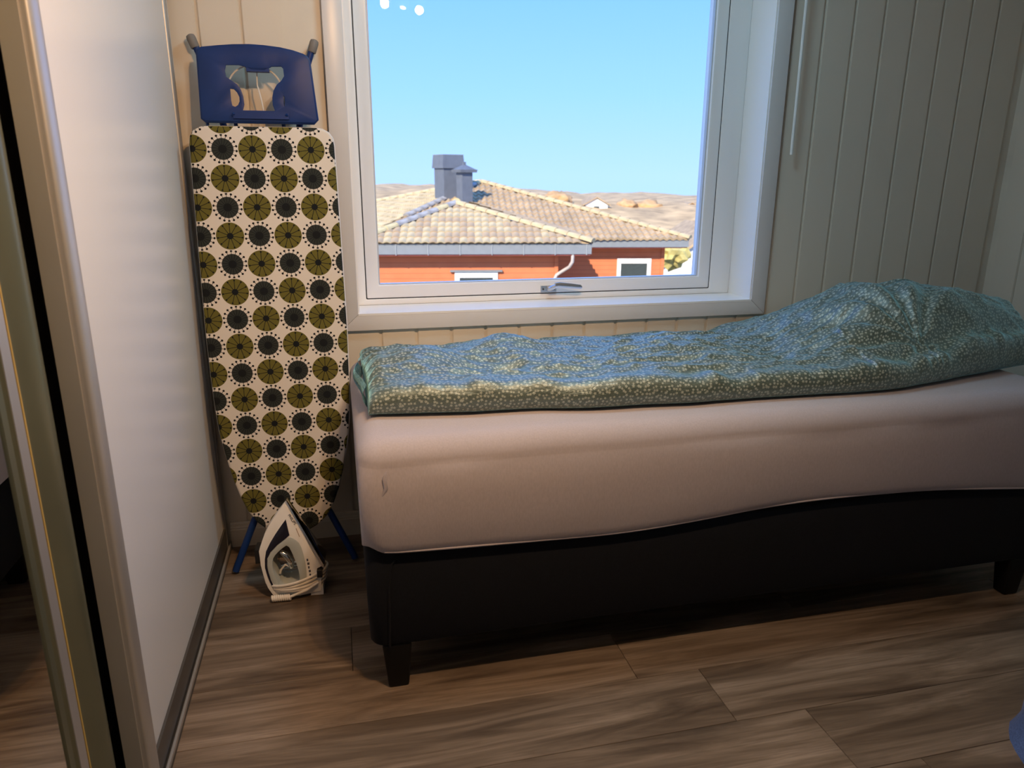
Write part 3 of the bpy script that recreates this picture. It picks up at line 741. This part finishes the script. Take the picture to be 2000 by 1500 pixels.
def make_duvet():
    NX, NY, NP = 430, 150, 14
    bm = bmesh.new(); uvl = bm.loops.layers.uv.new('UVMap'); grid = []; uvs = {}
    for i in range(NX+1):
        x = DX0 + (DX1-DX0)*i/NX
        fy = sm_itp(x, FXs, FYs) + .006*mn.noise(Vector((x*7, 1, 2)))
        ex = min(x-DX0, DX1-x); e1 = math.sqrt(max(0, 1-(1-min(1, ex/.045))**2))
        row = []
        hf = dH(x, fy+.035)*(.25+.75*e1)
        # rounded front edge from the mattress up to the top
        depth = .022 + .25*hf*.3
        # bulge: front profile is a half oval lying on the sheet
        path = []
        for j in range(NP):
            a = -PI/2 + PI*j/NP*1.0
            path.append((fy + .030 - (.036+.10*max(0, hf-.09))*math.cos(a)**.8 if math.cos(a) > 0 else fy+.03, hf*(.5+.5*math.sin(a))))
        ystart = fy+.030
        for j in range(NY+1):
            y = ystart + (DYB-ystart)*j/NY
            eb = math.sqrt(max(0, 1-(1-min(1, (DYB-y)/.03))**2))
            h = dH(x, y)*(.25+.75*e1)*(.25+.75*eb)
            if j < 14:
                t = j/14; h = hf*(1-t*t*(3-2*t)) + h*t*t*(3-2*t)
            path.append((y, max(h, .006)))
        L = 0; prev = None
        for (y, h) in path:
            z = MT + .003 + h
            if prev: L += math.hypot(y-prev[0], z-prev[1])
            prev = (y, z)
            v = bm.verts.new((x, y, z)); row.append(v); uvs[v] = (x, L)
        row.append(bm.verts.new((x, DYB, MT+.003))); uvs[row[-1]] = (x, L+.03)
        grid.append(row)
    bm.verts.ensure_lookup_table()
    for a, b in zip(grid, grid[1:]):
        for j in range(len(a)-1): bm.faces.new([a[j], b[j], b[j+1], a[j+1]])
    bm.faces.new(grid[0]); bm.faces.new(grid[-1][::-1])
    bot = [r[0] for r in grid] + [r[-1] for r in reversed(grid)]
    bm.faces.new(bot)
    for f in bm.faces:
        for l in f.loops: l[uvl].uv = uvs[l.vert]
    bmesh.ops.triangulate(bm, faces=[f for f in bm.faces if len(f.verts) > 4])
    o = from_bm('duvet', bm, M_duvet, None, True)
    for p in o.data.polygons: p.use_smooth = True
    return o
duvet = make_duvet()
tag(duvet, 'rumpled green floral duvet spread over the mattress and heaped over the pillow', 'duvet')
# loose corner flap at the foot end
bm = bmesh.new()
uvl = bm.loops.layers.uv.new('UVMap')
g_ = []
for i in range(13):
    t = i/12; row = []
    for j in range(9):
        s = j/8
        x = .2365 - .020*math.sin(PI*t)*(.4+.6*s) + .004*math.sin(9*t)
        y = -.64 + .42*t
        z = MT + .004 + .060*s*(1-.35*t) - .0
        x += .012*math.sin(s*PI)*-1
        row.append(bm.verts.new((x, y, z)))
    g_.append(row)
for a, b in zip(g_, g_[1:]):
    for j in range(8):
        f = bm.faces.new([a[j], a[j+1], b[j+1], b[j]])
        for l in f.loops: l[uvl].uv = (l.vert.co.y, l.vert.co.z*1.2)
bmesh.ops.solidify(bm, geom=bm.faces[:], thickness=.006)
fl_ = from_bm('folded_edge', bm, M_duvet, duvet, True)

# ------------------------------------------------------------------ jeans heap at the right edge
bm = bmesh.new()
jx, jy = 1.700, -1.475
sec = []
for i in range(15):
    t = i/14; row = []
    z = .135*t
    for k in range(24):
        a = 2*PI*k/24; rx, ry = .115-.03*t*t, .16-.03*t
        if i == 14: rx *= .45; ry *= .6
        n_ = 1+.10*mn.noise(Vector((math.cos(a)*2, math.sin(a)*2, z*9)))
        row.append(bm.verts.new((jx+.01*math.sin(z*30)+rx*n_*math.cos(a), jy+ry*n_*math.sin(a), z)))
    sec.append(row)
for a, b in zip(sec, sec[1:]):
    for k in range(24): bm.faces.new([a[k], a[(k+1) % 24], b[(k+1) % 24], b[k]])
bm.faces.new(sec[0][::-1]); bm.faces.new(sec[-1])
je = tag(from_bm('jeans', bm, M_denim, None, True), 'crumpled blue denim jeans at the lower right edge of the floor', 'jeans')
tube('seam', [(1.590, -1.51, .004), (1.584, -1.50, .04), (1.592, -1.495, .08), (1.612, -1.49, .115), (1.65, -1.48, .137), (1.70, -1.475, .139)], .006, M_denimlight, je, 8)
tube('seam', [(1.598, -1.545, .004), (1.595, -1.54, .04), (1.604, -1.535, .08), (1.628, -1.53, .118)], .004, M_denimlight, je, 8)

# ------------------------------------------------------------------ ceiling spot lamp
lamp = tag(empty('ceiling_spot_lamp', (.62, -1.62, RZ)), 'three-headed spot lamp fixed below the ceiling, mirrored in the window pane', 'lamp')
LL = Vector((.62, -1.62, RZ))
def lp(o): o.parent = lamp; o.matrix_parent_inverse = Matrix.Translation(-LL); return o
lp(box('ceiling_plate', (.42, -1.665, RZ-.028), (.82, -1.575, RZ), M_white, None, .006))
lp(tube('stem', [(.62, -1.62, RZ-.02), (.62, -1.62, 2.22)], .012, M_white))
lp(tube('bar', [(.50, -1.62, 2.22), (.74, -1.62, 2.22)], .010, M_white))
def emis(name, c, s):
    t = NT(name); t.b.inputs['Emission Color'].default_value = (*c, 1); t.b.inputs['Emission Strength'].default_value = s; return t.m
M_bulb = emis('lit_bulb', (1, .72, .42), 30)
WARM = (1.0, .58, .26)
for i, (x, aim, pw) in enumerate(((.53, (-.18, -.18, 1.15), 36), (.62, (.15, -1.2, 0), 42), (.71, (.30, -.85, .35), 27))):
    p = Vector((x, -1.62, 2.16)); d = (Vector(aim)-p).normalized()
    lp(tube('bulb', [p+d*.030, p+d*.040, p+d*.044], [.017, .016, .008], M_bulb, None, 14))
    bm = bmesh.new(); tube_bm(bm, [p-d*.045, p-d*.040, p-d*.01, p+d*.036], [.012, .026, .031, .034], 18)
    hd_ = lp(from_bm('spot_head', bm, M_white, None, True))
    lp(tube('arm', [(x, -1.62, 2.22), p-d*.03], .006, M_white))
    ld = bpy.data.lights.new('spot_beam', 'SPOT'); ld.energy = pw; ld.color = ((1, .52, .20), WARM, (1, .80, .62))[i]; ld.spot_size = math.radians((116, 132, 132)[i]); ld.spot_blend = .9; ld.shadow_soft_size = .022
    lo = bpy.data.objects.new('spot_beam', ld); COL.objects.link(lo); lo.location = p+d*.052; lo.rotation_euler = d.to_track_quat('-Z', 'Y').to_euler()

# unseen cool-white dome added over the bed to fill in for window light
dl = tag(empty('added_fill_dome', (.82, -.66, RZ)), 'added dome light above the bed, filling in for window light', 'lamp')
bm = bmesh.new(); rg = []
for k in range(9):
    a = PI/2*k/8; rg.append([bm.verts.new((.19*math.cos(a)*math.cos(2*PI*j/32), .19*math.cos(a)*math.sin(2*PI*j/32), -.03-.06*math.sin(a))) for j in range(32)] if k < 8 else [bm.verts.new((0, 0, -.09))])
for k in range(7):
    for j in range(32): bm.faces.new([rg[k][j], rg[k][(j+1) % 32], rg[k+1][(j+1) % 32], rg[k+1][j]])
for j in range(32): bm.faces.new([rg[7][j], rg[7][(j+1) % 32], rg[8][0]])
from_bm('fill_glow', bm, emis('fill_glow_cool', (.50, .82, 1.0), 25), dl, True)
bm = bmesh.new(); tube_bm(bm, [(0, 0, -.034), (0, 0, 0)], [.20, .20], 32); from_bm('fill_dome_ring', bm, M_white, dl, True)

# ------------------------------------------------------------------ outdoors
HA = .173; h1 = Vector((math.cos(HA), -math.sin(HA), 0)); h2 = Vector((math.sin(HA), math.cos(HA), 0))
HO = Vector((CAM.x, CAM.y, 0))
def hp(u, v, z): return HO + h1*u + h2*v + Vector((0, 0, z))
GZ = -3.4
HM = Matrix(((h1.x, h2.x, 0, HO.x), (h1.y, h2.y, 0, HO.y), (0, 0, 1, 0), (0, 0, 0, 1)))
M_tile = plain('roof_tile', (.43, .30, .17), .85, var=.22, scale=2.2)
M_tile2 = plain('roof_tile_mossy', (.50, .38, .21), .85, var=.25, scale=3)
M_ridge = plain('ridge_tile_grey', (.30, .28, .26), .85, var=.3, scale=4)
M_moss = plain('lichen', (.52, .42, .22), .9, var=.2, scale=8)
M_fascia = plain('grey_fascia', (.21, .22, .23), .6)
M_fasc2 = plain('bracket_grey', (.30, .31, .32), .6)
def siding():
    t = NT('red_siding'); sp_ = t.n('ShaderNodeSeparateXYZ'); tcn = t.n('ShaderNodeTexCoord'); t.l(tcn.outputs['Object'], sp_.inputs[0])
    fz = t.math('FRACT', t.math('MULTIPLY', sp_.outputs[2], 1/.14)); n = t.noise(t.coord('Object'), 3, 3)
    c = t.ramp(n, [(.3, (.62, .17, .065)), (.7, (.68, .20, .08))])
    t.set(color=t.mix(t.math('MULTIPLY', t.math('LESS_THAN', fz, .07), .6), c, (.25, .04, .02)), rough=.8); t.bump(fz, .5, .02)
    return t.m
M_red = siding()
M_wtrim = plain('white_trim', (.78, .76, .72), .6)
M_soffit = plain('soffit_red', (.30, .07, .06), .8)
M_chim = plain('chimney_slate', (.13, .14, .16), .6, var=.1)
M_far = plain('far_white', (.80, .78, .74), .8)
def darkglass(): return plain('dark_pane', (.05, .06, .06), .08)
M_dpane = darkglass()
ho = empty('neighbour_house'); ho.matrix_world = HM @ Matrix.Translation((1.5, 19.5, GZ))
tag(ho, 'red timber house with brown tiled hip roof seen through the window', 'house')
HLOC = Matrix.Translation((-1.5, -19.5, -GZ))
def hpart(o, parent=ho):
    o.parent = parent
    if parent is ho: o.matrix_parent_inverse = HLOC
    return o
def hbox(name, a, b, mat, parent=ho, bevel=0): return hpart(box(name, a, b, mat, None, bevel), parent)
# walls (house coordinates u, v, z)
hbox('wall', (-2.6, 19.55, GZ), (2.37, 24.0, -.62), M_red)
hbox('wall', (-2.9, 23.6, GZ), (6.33, 31.0, -.85), M_red)
hbox('corner_board', (2.30, 19.52, GZ), (2.40, 19.62, -.66), M_red)
hbox('corner_board', (6.26, 23.57, GZ), (6.37, 23.67, -.9), M_red)
# eaves: soffit, fascia and gutter
ev = hbox('eave', (-2.95, 19.03, -.74), (3.18, 23.0, -.66), M_soffit)
hbox('fascia', (-2.97, 18.99, -.70), (3.20, 19.03, -.425), M_fascia, ev)
hbox('fascia', (3.16, 19.03, -.70), (3.20, 23.5, -.425), M_fascia, ev)
ev2 = hbox('eave', (2.4, 23.02, -.93), (6.93, 30.0, -.86), M_soffit)
hbox('fascia', (2.6, 22.98, -.895), (6.96, 23.02, -.655), M_fascia, ev2)
hbox('fascia', (6.92, 23.02, -.895), (6.96, 31.0, -.655), M_fascia, ev2)
for u in np.arange(-2.68, 3.2, .82): hbox('gutter_bracket', (u, 18.97, -.72), (u+.02, 19.0, -.43), M_fasc2, ev)
hpart(tube('downpipe', [(2.72, 19.06, -.70), (2.72, 19.08, -.90), (2.66, 19.2, -1.05), (2.50, 19.45, -1.20), (2.36, 19.5, -1.30), (2.30, 19.5, -1.42), (2.30, 19.5, GZ)], .045, plain('pipe_grey', (.55, .48, .44), .5), None, 10))
# windows of the house
def hwin(u0, u1, v, z0, z1, sill=True):
    f = hpart(slab('window', [(u0, z0), (u1, z0), (u1, z1), (u0, z1)], [[(u0+.13, z0+.12), (u1-.13, z0+.12), (u1-.13, z1-.16), (u0+.13, z1-.16)]], v-.05, v+.0, M_wtrim, None, 0, lambda a, b, n: (a, n, b)))
    hpart(box('pane', (u0+.12, v-.02, z0+.11), (u1-.12, v-.005, z1-.15), M_dpane), f)
    if sill: hpart(box('drip_cap', (u0-.12, v-.10, z1), (u1+.12, v-.0, z1+.045), M_fascia), f)
    return f
hwin(-.37, .78, 19.55, -2.6, -1.21)
hwin(4.82, 5.94, 23.6, -2.8, -1.31, False)
# roofs
def tri_mesh(name, faces, mat, parent):
    bm = bmesh.new()
    for f in faces: bm.faces.new([bm.verts.new(p) for p in f])
    return hpart(from_bm(name, bm, mat), parent)
PK = Vector((-.34, 21.5, .45)); EL = Vector((-2.95, 18.95, -.43)); ER = Vector((3.22, 18.95, -.43))
AP = Vector((.5, 28, 1.0)); ML = Vector((-3.37, 22.75, -.66)); MR = Vector((6.98, 22.95, -.66)); MB = Vector((-8.2, 32.4, -.66)); MRB = Vector((6.98, 33, -.66))
PB = Vector((-.34, 26.2, .45))
def corrug(name, tri, mat, parent, pitch=.21, course=.36, amp=.028, eave=None):
    """corrugated pantile surface clipped to a triangle: A,B eave ends, P top"""
    A, B, P = tri; ex = (B-A).normalized(); nrm = ex.cross(P-A).normalized()
    if nrm.z < 0: nrm = -nrm
    up = nrm.cross(ex).normalized(); up = up if (P-A).dot(up) > 0 else -up
    Lx = (B-A).length; H = (P-A).dot(up); px = (P-A).dot(ex)
    bm = bmesh.new(); nc = max(2, int(H/course)); sub = 8; nx = int(Lx/pitch*sub)
    def edge(s):
        return px*s, Lx+(px-Lx)*s
    for c in range(nc):
        for (s0, s1) in ((c/nc, (c+1)/nc),):
            prevs = None
            for i in range(nx+1):
                x = Lx*i/nx
                off = amp*math.sin(2*PI*x/pitch)
                pr = []
                for s, lift in ((s0, .035), (s1, .0)):
                    lo, hi = edge(s); xx = min(max(x, lo), hi)
                    pr.append(A+ex*xx+up*(H*s)+nrm*(off+lift+.03))
                lo, hi = edge(s0); xx = min(max(x, lo), hi)
                pr.insert(0, A+ex*xx+up*(H*s0)+nrm*(off*.8-.01))
                vs = [bm.verts.new(p) for p in pr]
                if prevs:
                    for k in range(2):
                        bm.faces.new([prevs[k], vs[k], vs[k+1], prevs[k+1]])
                prevs = vs
    bmesh.ops.dissolve_degenerate(bm, dist=1e-4, edges=bm.edges[:])
    o = hpart(from_bm(name, bm, mat, None, True), parent); tag(o, kind='stuff'); return o
roof = hpart(link('roof', bpy.data.meshes.new('roof'), M_tile))
bm = bmesh.new()
for f in ((EL, ER, PK), (EL, PK, PB, Vector((-3.0, 26.2, -.43))), (ER, Vector((3.22, 26, -.43)), PB, PK), (ML, MR, AP), (ML, AP, MB), (MR, MRB, AP), (MB, AP, MRB)):
    bm.faces.new([bm.verts.new(p) for p in f])
bm.to_mesh(roof.data); bm.free()
# front hip of the wing: single tiles
def tile_mesh(wd_, ln):
    bm = bmesh.new(); n = 7; A = []; B = []; 
    for k in range(n):
        t = k/(n-1); y = .035*math.sin(PI*t) if t < 1 else 0
        A.append(bm.verts.new((wd_*t, 0, y+.03))); B.append(bm.verts.new((wd_*t, ln, y)))
    C_ = [bm.verts.new((v.co.x, 0, v.co.z-.028)) for v in A]
    for k in range(n-1):
        bm.faces.new([A[k], A[k+1], B[k+1], B[k]]); bm.faces.new([C_[k], C_[k+1], A[k+1], A[k]])
    me = bpy.data.meshes.new('roof_tile'); bm.to_mesh(me); bm.free()
    for p in me.polygons: p.use_smooth = True
    try: me.set_sharp_from_angle(angle=.7)
    except Exception: pass
    return me
tm = [tile_mesh(.205, .40), tile_mesh(.205, .40)]; tm[0].materials.append(M_tile); tm[1].materials.append(M_tile2)
ex = (ER-EL).normalized(); nr = ex.cross(PK-EL).normalized(); nr = nr if nr.z > 0 else -nr; up = nr.cross(ex).normalized()
Lx = (ER-EL).length; Hh = (PK-EL).dot(up); px_ = (PK-EL).dot(ex)
nc = 8; cs = Hh/nc
for c in range(nc):
    s = (c+.5)/nc; lo, hi = px_*s, Lx+(px_-Lx)*s
    x = 0
    for i in range(int(Lx/.195)):
        x = i*.195
        if x+.10 < lo or x+.10 > hi: continue
        o = link('roof_tile', tm[R.random() < .45], None, roof)
        q = EL+ex*x+up*(c*cs-.03)+nr*.02
        o.matrix_local = Matrix(((ex.x, up.x, nr.x, q.x), (ex.y, up.y, nr.y, q.y), (ex.z, up.z, nr.z, q.z), (0, 0, 0, 1)))
corrug('tile_field', (ML, MR, AP), M_tile, roof)
corrug('tile_field', (MB, ML, AP), M_tile2, roof, .21)
corrug('tile_field', (ER, Vector((3.22, 26.0, -.43)), PB), M_tile, roof)
# ridge tiles along the hips
rt = bmesh.new(); rg = []
for yy in (0, .40):
    rg.append([rt.verts.new((.12*math.cos(PI*k/6)*(1.1 if yy == 0 else .9), yy, .10*math.sin(PI*k/6)*(1.1 if yy == 0 else .9))) for k in range(7)])
for k in range(6): rt.faces.new([rg[0][k], rg[0][k+1], rg[1][k+1], rg[1][k]])
rt.faces.new(rg[0])
me_rt = bpy.data.meshes.new('ridge_tile'); rt.to_mesh(me_rt); rt.free(); me_rt.materials.append(M_ridge)
me_rt2 = me_rt.copy(); me_rt2.materials.clear(); me_rt2.materials.append(M_tile2)
me_rt3 = me_rt.copy(); me_rt3.materials.clear(); me_rt3.materials.append(M_moss)
def ridge(a, b, me):
    d = b-a; n = max(1, int(d.length/.36)); dn = d.normalized(); sd_ = dn.cross(Vector((0, 0, 1))).normalized(); uu = sd_.cross(dn)
    for i in range(n):
        q = a+d*(i/n)+uu*.045
        o = link('ridge_tile', me_rt3 if R.random() < .12 else me, None, roof)
        o.matrix_local = Matrix(((sd_.x, dn.x, uu.x, q.x), (sd_.y, dn.y, uu.y, q.y), (sd_.z, dn.z, uu.z, q.z), (0, 0, 0, 1)))
ridge(EL, PK, me_rt); ridge(ER, PK, me_rt2); ridge(MR, AP, me_rt2); ridge(ML+(AP-ML)*.35, AP, me_rt); ridge(MB+(AP-MB)*.3, AP, me_rt2); ridge(PK, PK+(PB-PK)*.35, me_rt3)
# chimney with flared slate cap, and the ventilation hood beside it
def hrot(name, u, v, z0, z1, wu, wv, mat, parent, top=1.0, rot=.52, bot=1.0):
    bm = bmesh.new(); A, B = [], []
    for dx, dy in ((-1, -1), (1, -1), (1, 1), (-1, 1)):
        for L_, z, k in ((A, z0, bot), (B, z1, top)):
            x, y = dx*wu/2*k, dy*wv/2*k
            L_.append(bm.verts.new((u+x*math.cos(rot)-y*math.sin(rot), v+x*math.sin(rot)+y*math.cos(rot), z)))
    bm.faces.new(A[::-1]); bm.faces.new(B)
    for i in range(4): bm.faces.new([A[i], A[(i+1) % 4], B[(i+1) % 4], B[i]])
    return hpart(from_bm(name, bm, mat), parent)
ch = hrot('chimney', -.66, 26.6, -.2, 1.58, .74, .70, M_chim, ho)
hrot('chimney_cap', -.66, 26.6, 1.50, 1.93, .86, .82, M_chim, ch, .92)
hrot('chimney_lid', -.66, 26.6, 1.93, 1.955, .80, .76, M_fascia, ch)
vt = hrot('vent_hood', -.10, 25.6, .2, 1.40, .40, .40, M_chim, ho)
hrot('vent_cap', -.10, 25.6, 1.36, 1.45, .62, .62, M_chim, vt, 1.05)
hrot('vent_roof', -.10, 25.6, 1.45, 1.60, .60, .60, M_chim, vt, .18)
hrot('vent_finial', -.10, 25.6, 1.58, 1.70, .09, .09, M_chim, vt)

# ground, hillside and what stands on it
M_grass = plain('dry_grass', (.30, .25, .13), .95, var=.3, scale=.15)
M_hill = plain('brown_hillside', (.52, .34, .16), .95, var=.40, scale=.35)
bm = bmesh.new()
N1 = 40
gr = [[bm.verts.new((-150+330*i/N1, .8+150*j/N1, GZ-.02 - 4.0*sst(10, 60, 150*j/N1) + .0)) for i in range(N1+1)] for j in range(N1+1)]
for a, b in zip(gr, gr[1:]):
    for i in range(N1): bm.faces.new([a[i], a[i+1], b[i+1], b[i]])
tag(from_bm('ground', bm, M_grass, None, True), 'dry lawn around the red house outside', 'ground', kind='structure')
bm = bmesh.new(); N2 = 90; hl = []
for j in range(16):
    row = []
    for i in range(N2+1):
        u = -70+190*i/N2; v = 60+ 8*j
        top = -1.6 - .035*(u-10) + .7*mn.noise(Vector((u*.06, 1, 0))) + .5*mn.noise(Vector((u*.2, 3, 0)))
        z = -7.6 + (top+7.6)*sst(60, 120, v) + .35*mn.noise(Vector((u*.3, v*.3, 5)))
        row.append(bm.verts.new(hp(u, v, z)))
    hl.append(row)
for a, b in zip(hl, hl[1:]):
    for i in range(N2): bm.faces.new([a[i], a[i+1], b[i+1], b[i]])
tag(from_bm('hillside', bm, M_hill, None, True), 'sunlit brown hillside on the horizon', 'hill', kind='structure')
def bush_mesh(seed, s):
    bm = bmesh.new(); bmesh.ops.create_icosphere(bm, subdivisions=3, radius=1)
    for v in bm.verts:
        v.co *= 1+.45*mn.noise(v.co*2.2+Vector((seed, 0, 0)))+.25*mn.noise(v.co*6+Vector((0, seed, 0)))
        v.co.z *= .7
    me = bpy.data.meshes.new('bush'); bm.to_mesh(me); bm.free(); me.materials.append(s); return me
M_brush = plain('bare_brush', (.50, .30, .14), .95, var=.35, scale=1.2)
M_brush2 = plain('yellow_brush', (.55, .45, .16), .95, var=.3, scale=1.5)
bms = [bush_mesh(k, M_brush) for k in range(3)] + [bush_mesh(9, M_brush2)]
BUSH = [(12.5, 106, -1.3, 1.7, 'bare thicket on the hill crest, leftmost behind the tiled roof'), (23.2, 108, -2.3, 1.3, 'bare thicket on the hill crest, right of the small white house'), (26.5, 110, -2.7, 1.9, 'bare thicket on the hill crest, halfway to the window edge'),
        (40.5, 110, -3.4, 1.8, 'bare thicket on the hill crest at the right edge of the pane'), (24.5, 85, -5.2, 1.5, 'low brown thicket on the slope just above the red house eave'), (30.5, 86, -5.4, 1.7, 'low brown thicket on the slope at the right edge of the pane')]
for i, (u, v, z, s_, lb) in enumerate(BUSH):
    o = link('bush', bms[i % 3], None, None); o.matrix_world = Matrix.Translation(hp(u, v, z-s_*.4)) @ Matrix.Rotation(i*1.7, 4, 'Z') @ Matrix.Diagonal((s_*1.3, s_, s_, 1))
    for p in o.data.polygons: p.use_smooth = True
    tag(o, lb, 'bush', 'thickets on the hillside')
o = link('shrub', bms[3], None, None); o.matrix_world = Matrix.Translation(hp(9.3, 33.0, -2.1)) @ Matrix.Diagonal((.75, .7, .95, 1)); tag(o, 'yellow shrub between the red house and the white gable', 'shrub')
def far_house(u, v, z0, wu, hgt, rh, label, wallm=M_far, depth=6):
    e_ = empty('far_house'); e_.matrix_world = HM @ Matrix.Translation((u, v, z0)); tag(e_, label, 'house', 'houses beyond the red house')
    box('wall', (0, 0, 0), (wu, depth, hgt), wallm, e_)
    slab('gable', [(0, hgt), (wu, hgt), (wu/2, hgt+rh)], [], .0, depth, wallm, e_, 0, lambda a, b, n: (a, n, b))
    k = .35
    for sgn in (-1, 1):
        bm = bmesh.new(); cx = wu/2; ee = (cx+sgn*(wu/2+k), hgt-rh*k/(wu/2))
        P = [(cx, hgt+rh), ee]
        A = [bm.verts.new((p[0], yy, p[1]+dz)) for dz in (.02, .16) for p in P for yy in (-.3, depth+.3)]
        for f in ((0, 1, 3, 2), (4, 6, 7, 5), (0, 2, 6, 4), (1, 5, 7, 3), (0, 4, 5, 1), (2, 3, 7, 6)): bm.faces.new([A[i] for i in f])
        from_bm('roof_slope', bm, M_tile, e_)
    box('window', (wu*.38, -.04, hgt*.45), (wu*.62, .02, hgt*.85), M_dpane, e_)
    return e_
far_house(10.7, 40, -7.0, 6.0, 3.5, 2.0, 'white gabled house at the right end of the red house')
far_house(16.4, 104, -4.2, 3.2, 1.7, .9, 'small white house above the red roof on the hillside')
far_house(31.5, 112, -5.6, 5.0, 2.0, 1.0, 'low reddish house on the hillside by the window edge', plain('far_red', (.5, .25, .18), .8))
# bare tree behind the roof
tr_ = tag(empty('bare_tree', hp(3.7, 45, GZ-3)), 'bare pinkish tree rising behind the tiled roof', 'tree')
bm = bmesh.new(); M_twig = plain('twig', (.42, .28, .26), .9)
tube_bm(bm, [(0, 0, 0), (.05, 0, 1.5), (0, .05, 3.0)], [.16, .12, .09], 8)
from_bm('trunk', bm, M_twig, tr_, True)
bm = bmesh.new()
def branch(p, d, l, r, dep):
    q = p+d*l; tube_bm(bm, [p, (p+q)/2+Vector((R.uniform(-.05, .05), R.uniform(-.05, .05), 0))*l, q], [r, r*.8, r*.6], 5, cap=False)
    if dep:
        for _ in range(4):
            nd = (d + Vector((R.uniform(-.8, .8), R.uniform(-.8, .8), R.uniform(-.1, .6)))).normalized(); branch(p+d*l*R.uniform(.6, 1), nd, l*.72, r*.55, dep-1)
for k in range(5):
    a = k*1.256; branch(Vector((0, .05, 3.0)), Vector((math.cos(a)*.5, math.sin(a)*.5, 1)).normalized(), 1.45, .06, 4)
tag(from_bm('crown', bm, M_twig, tr_), kind='stuff')
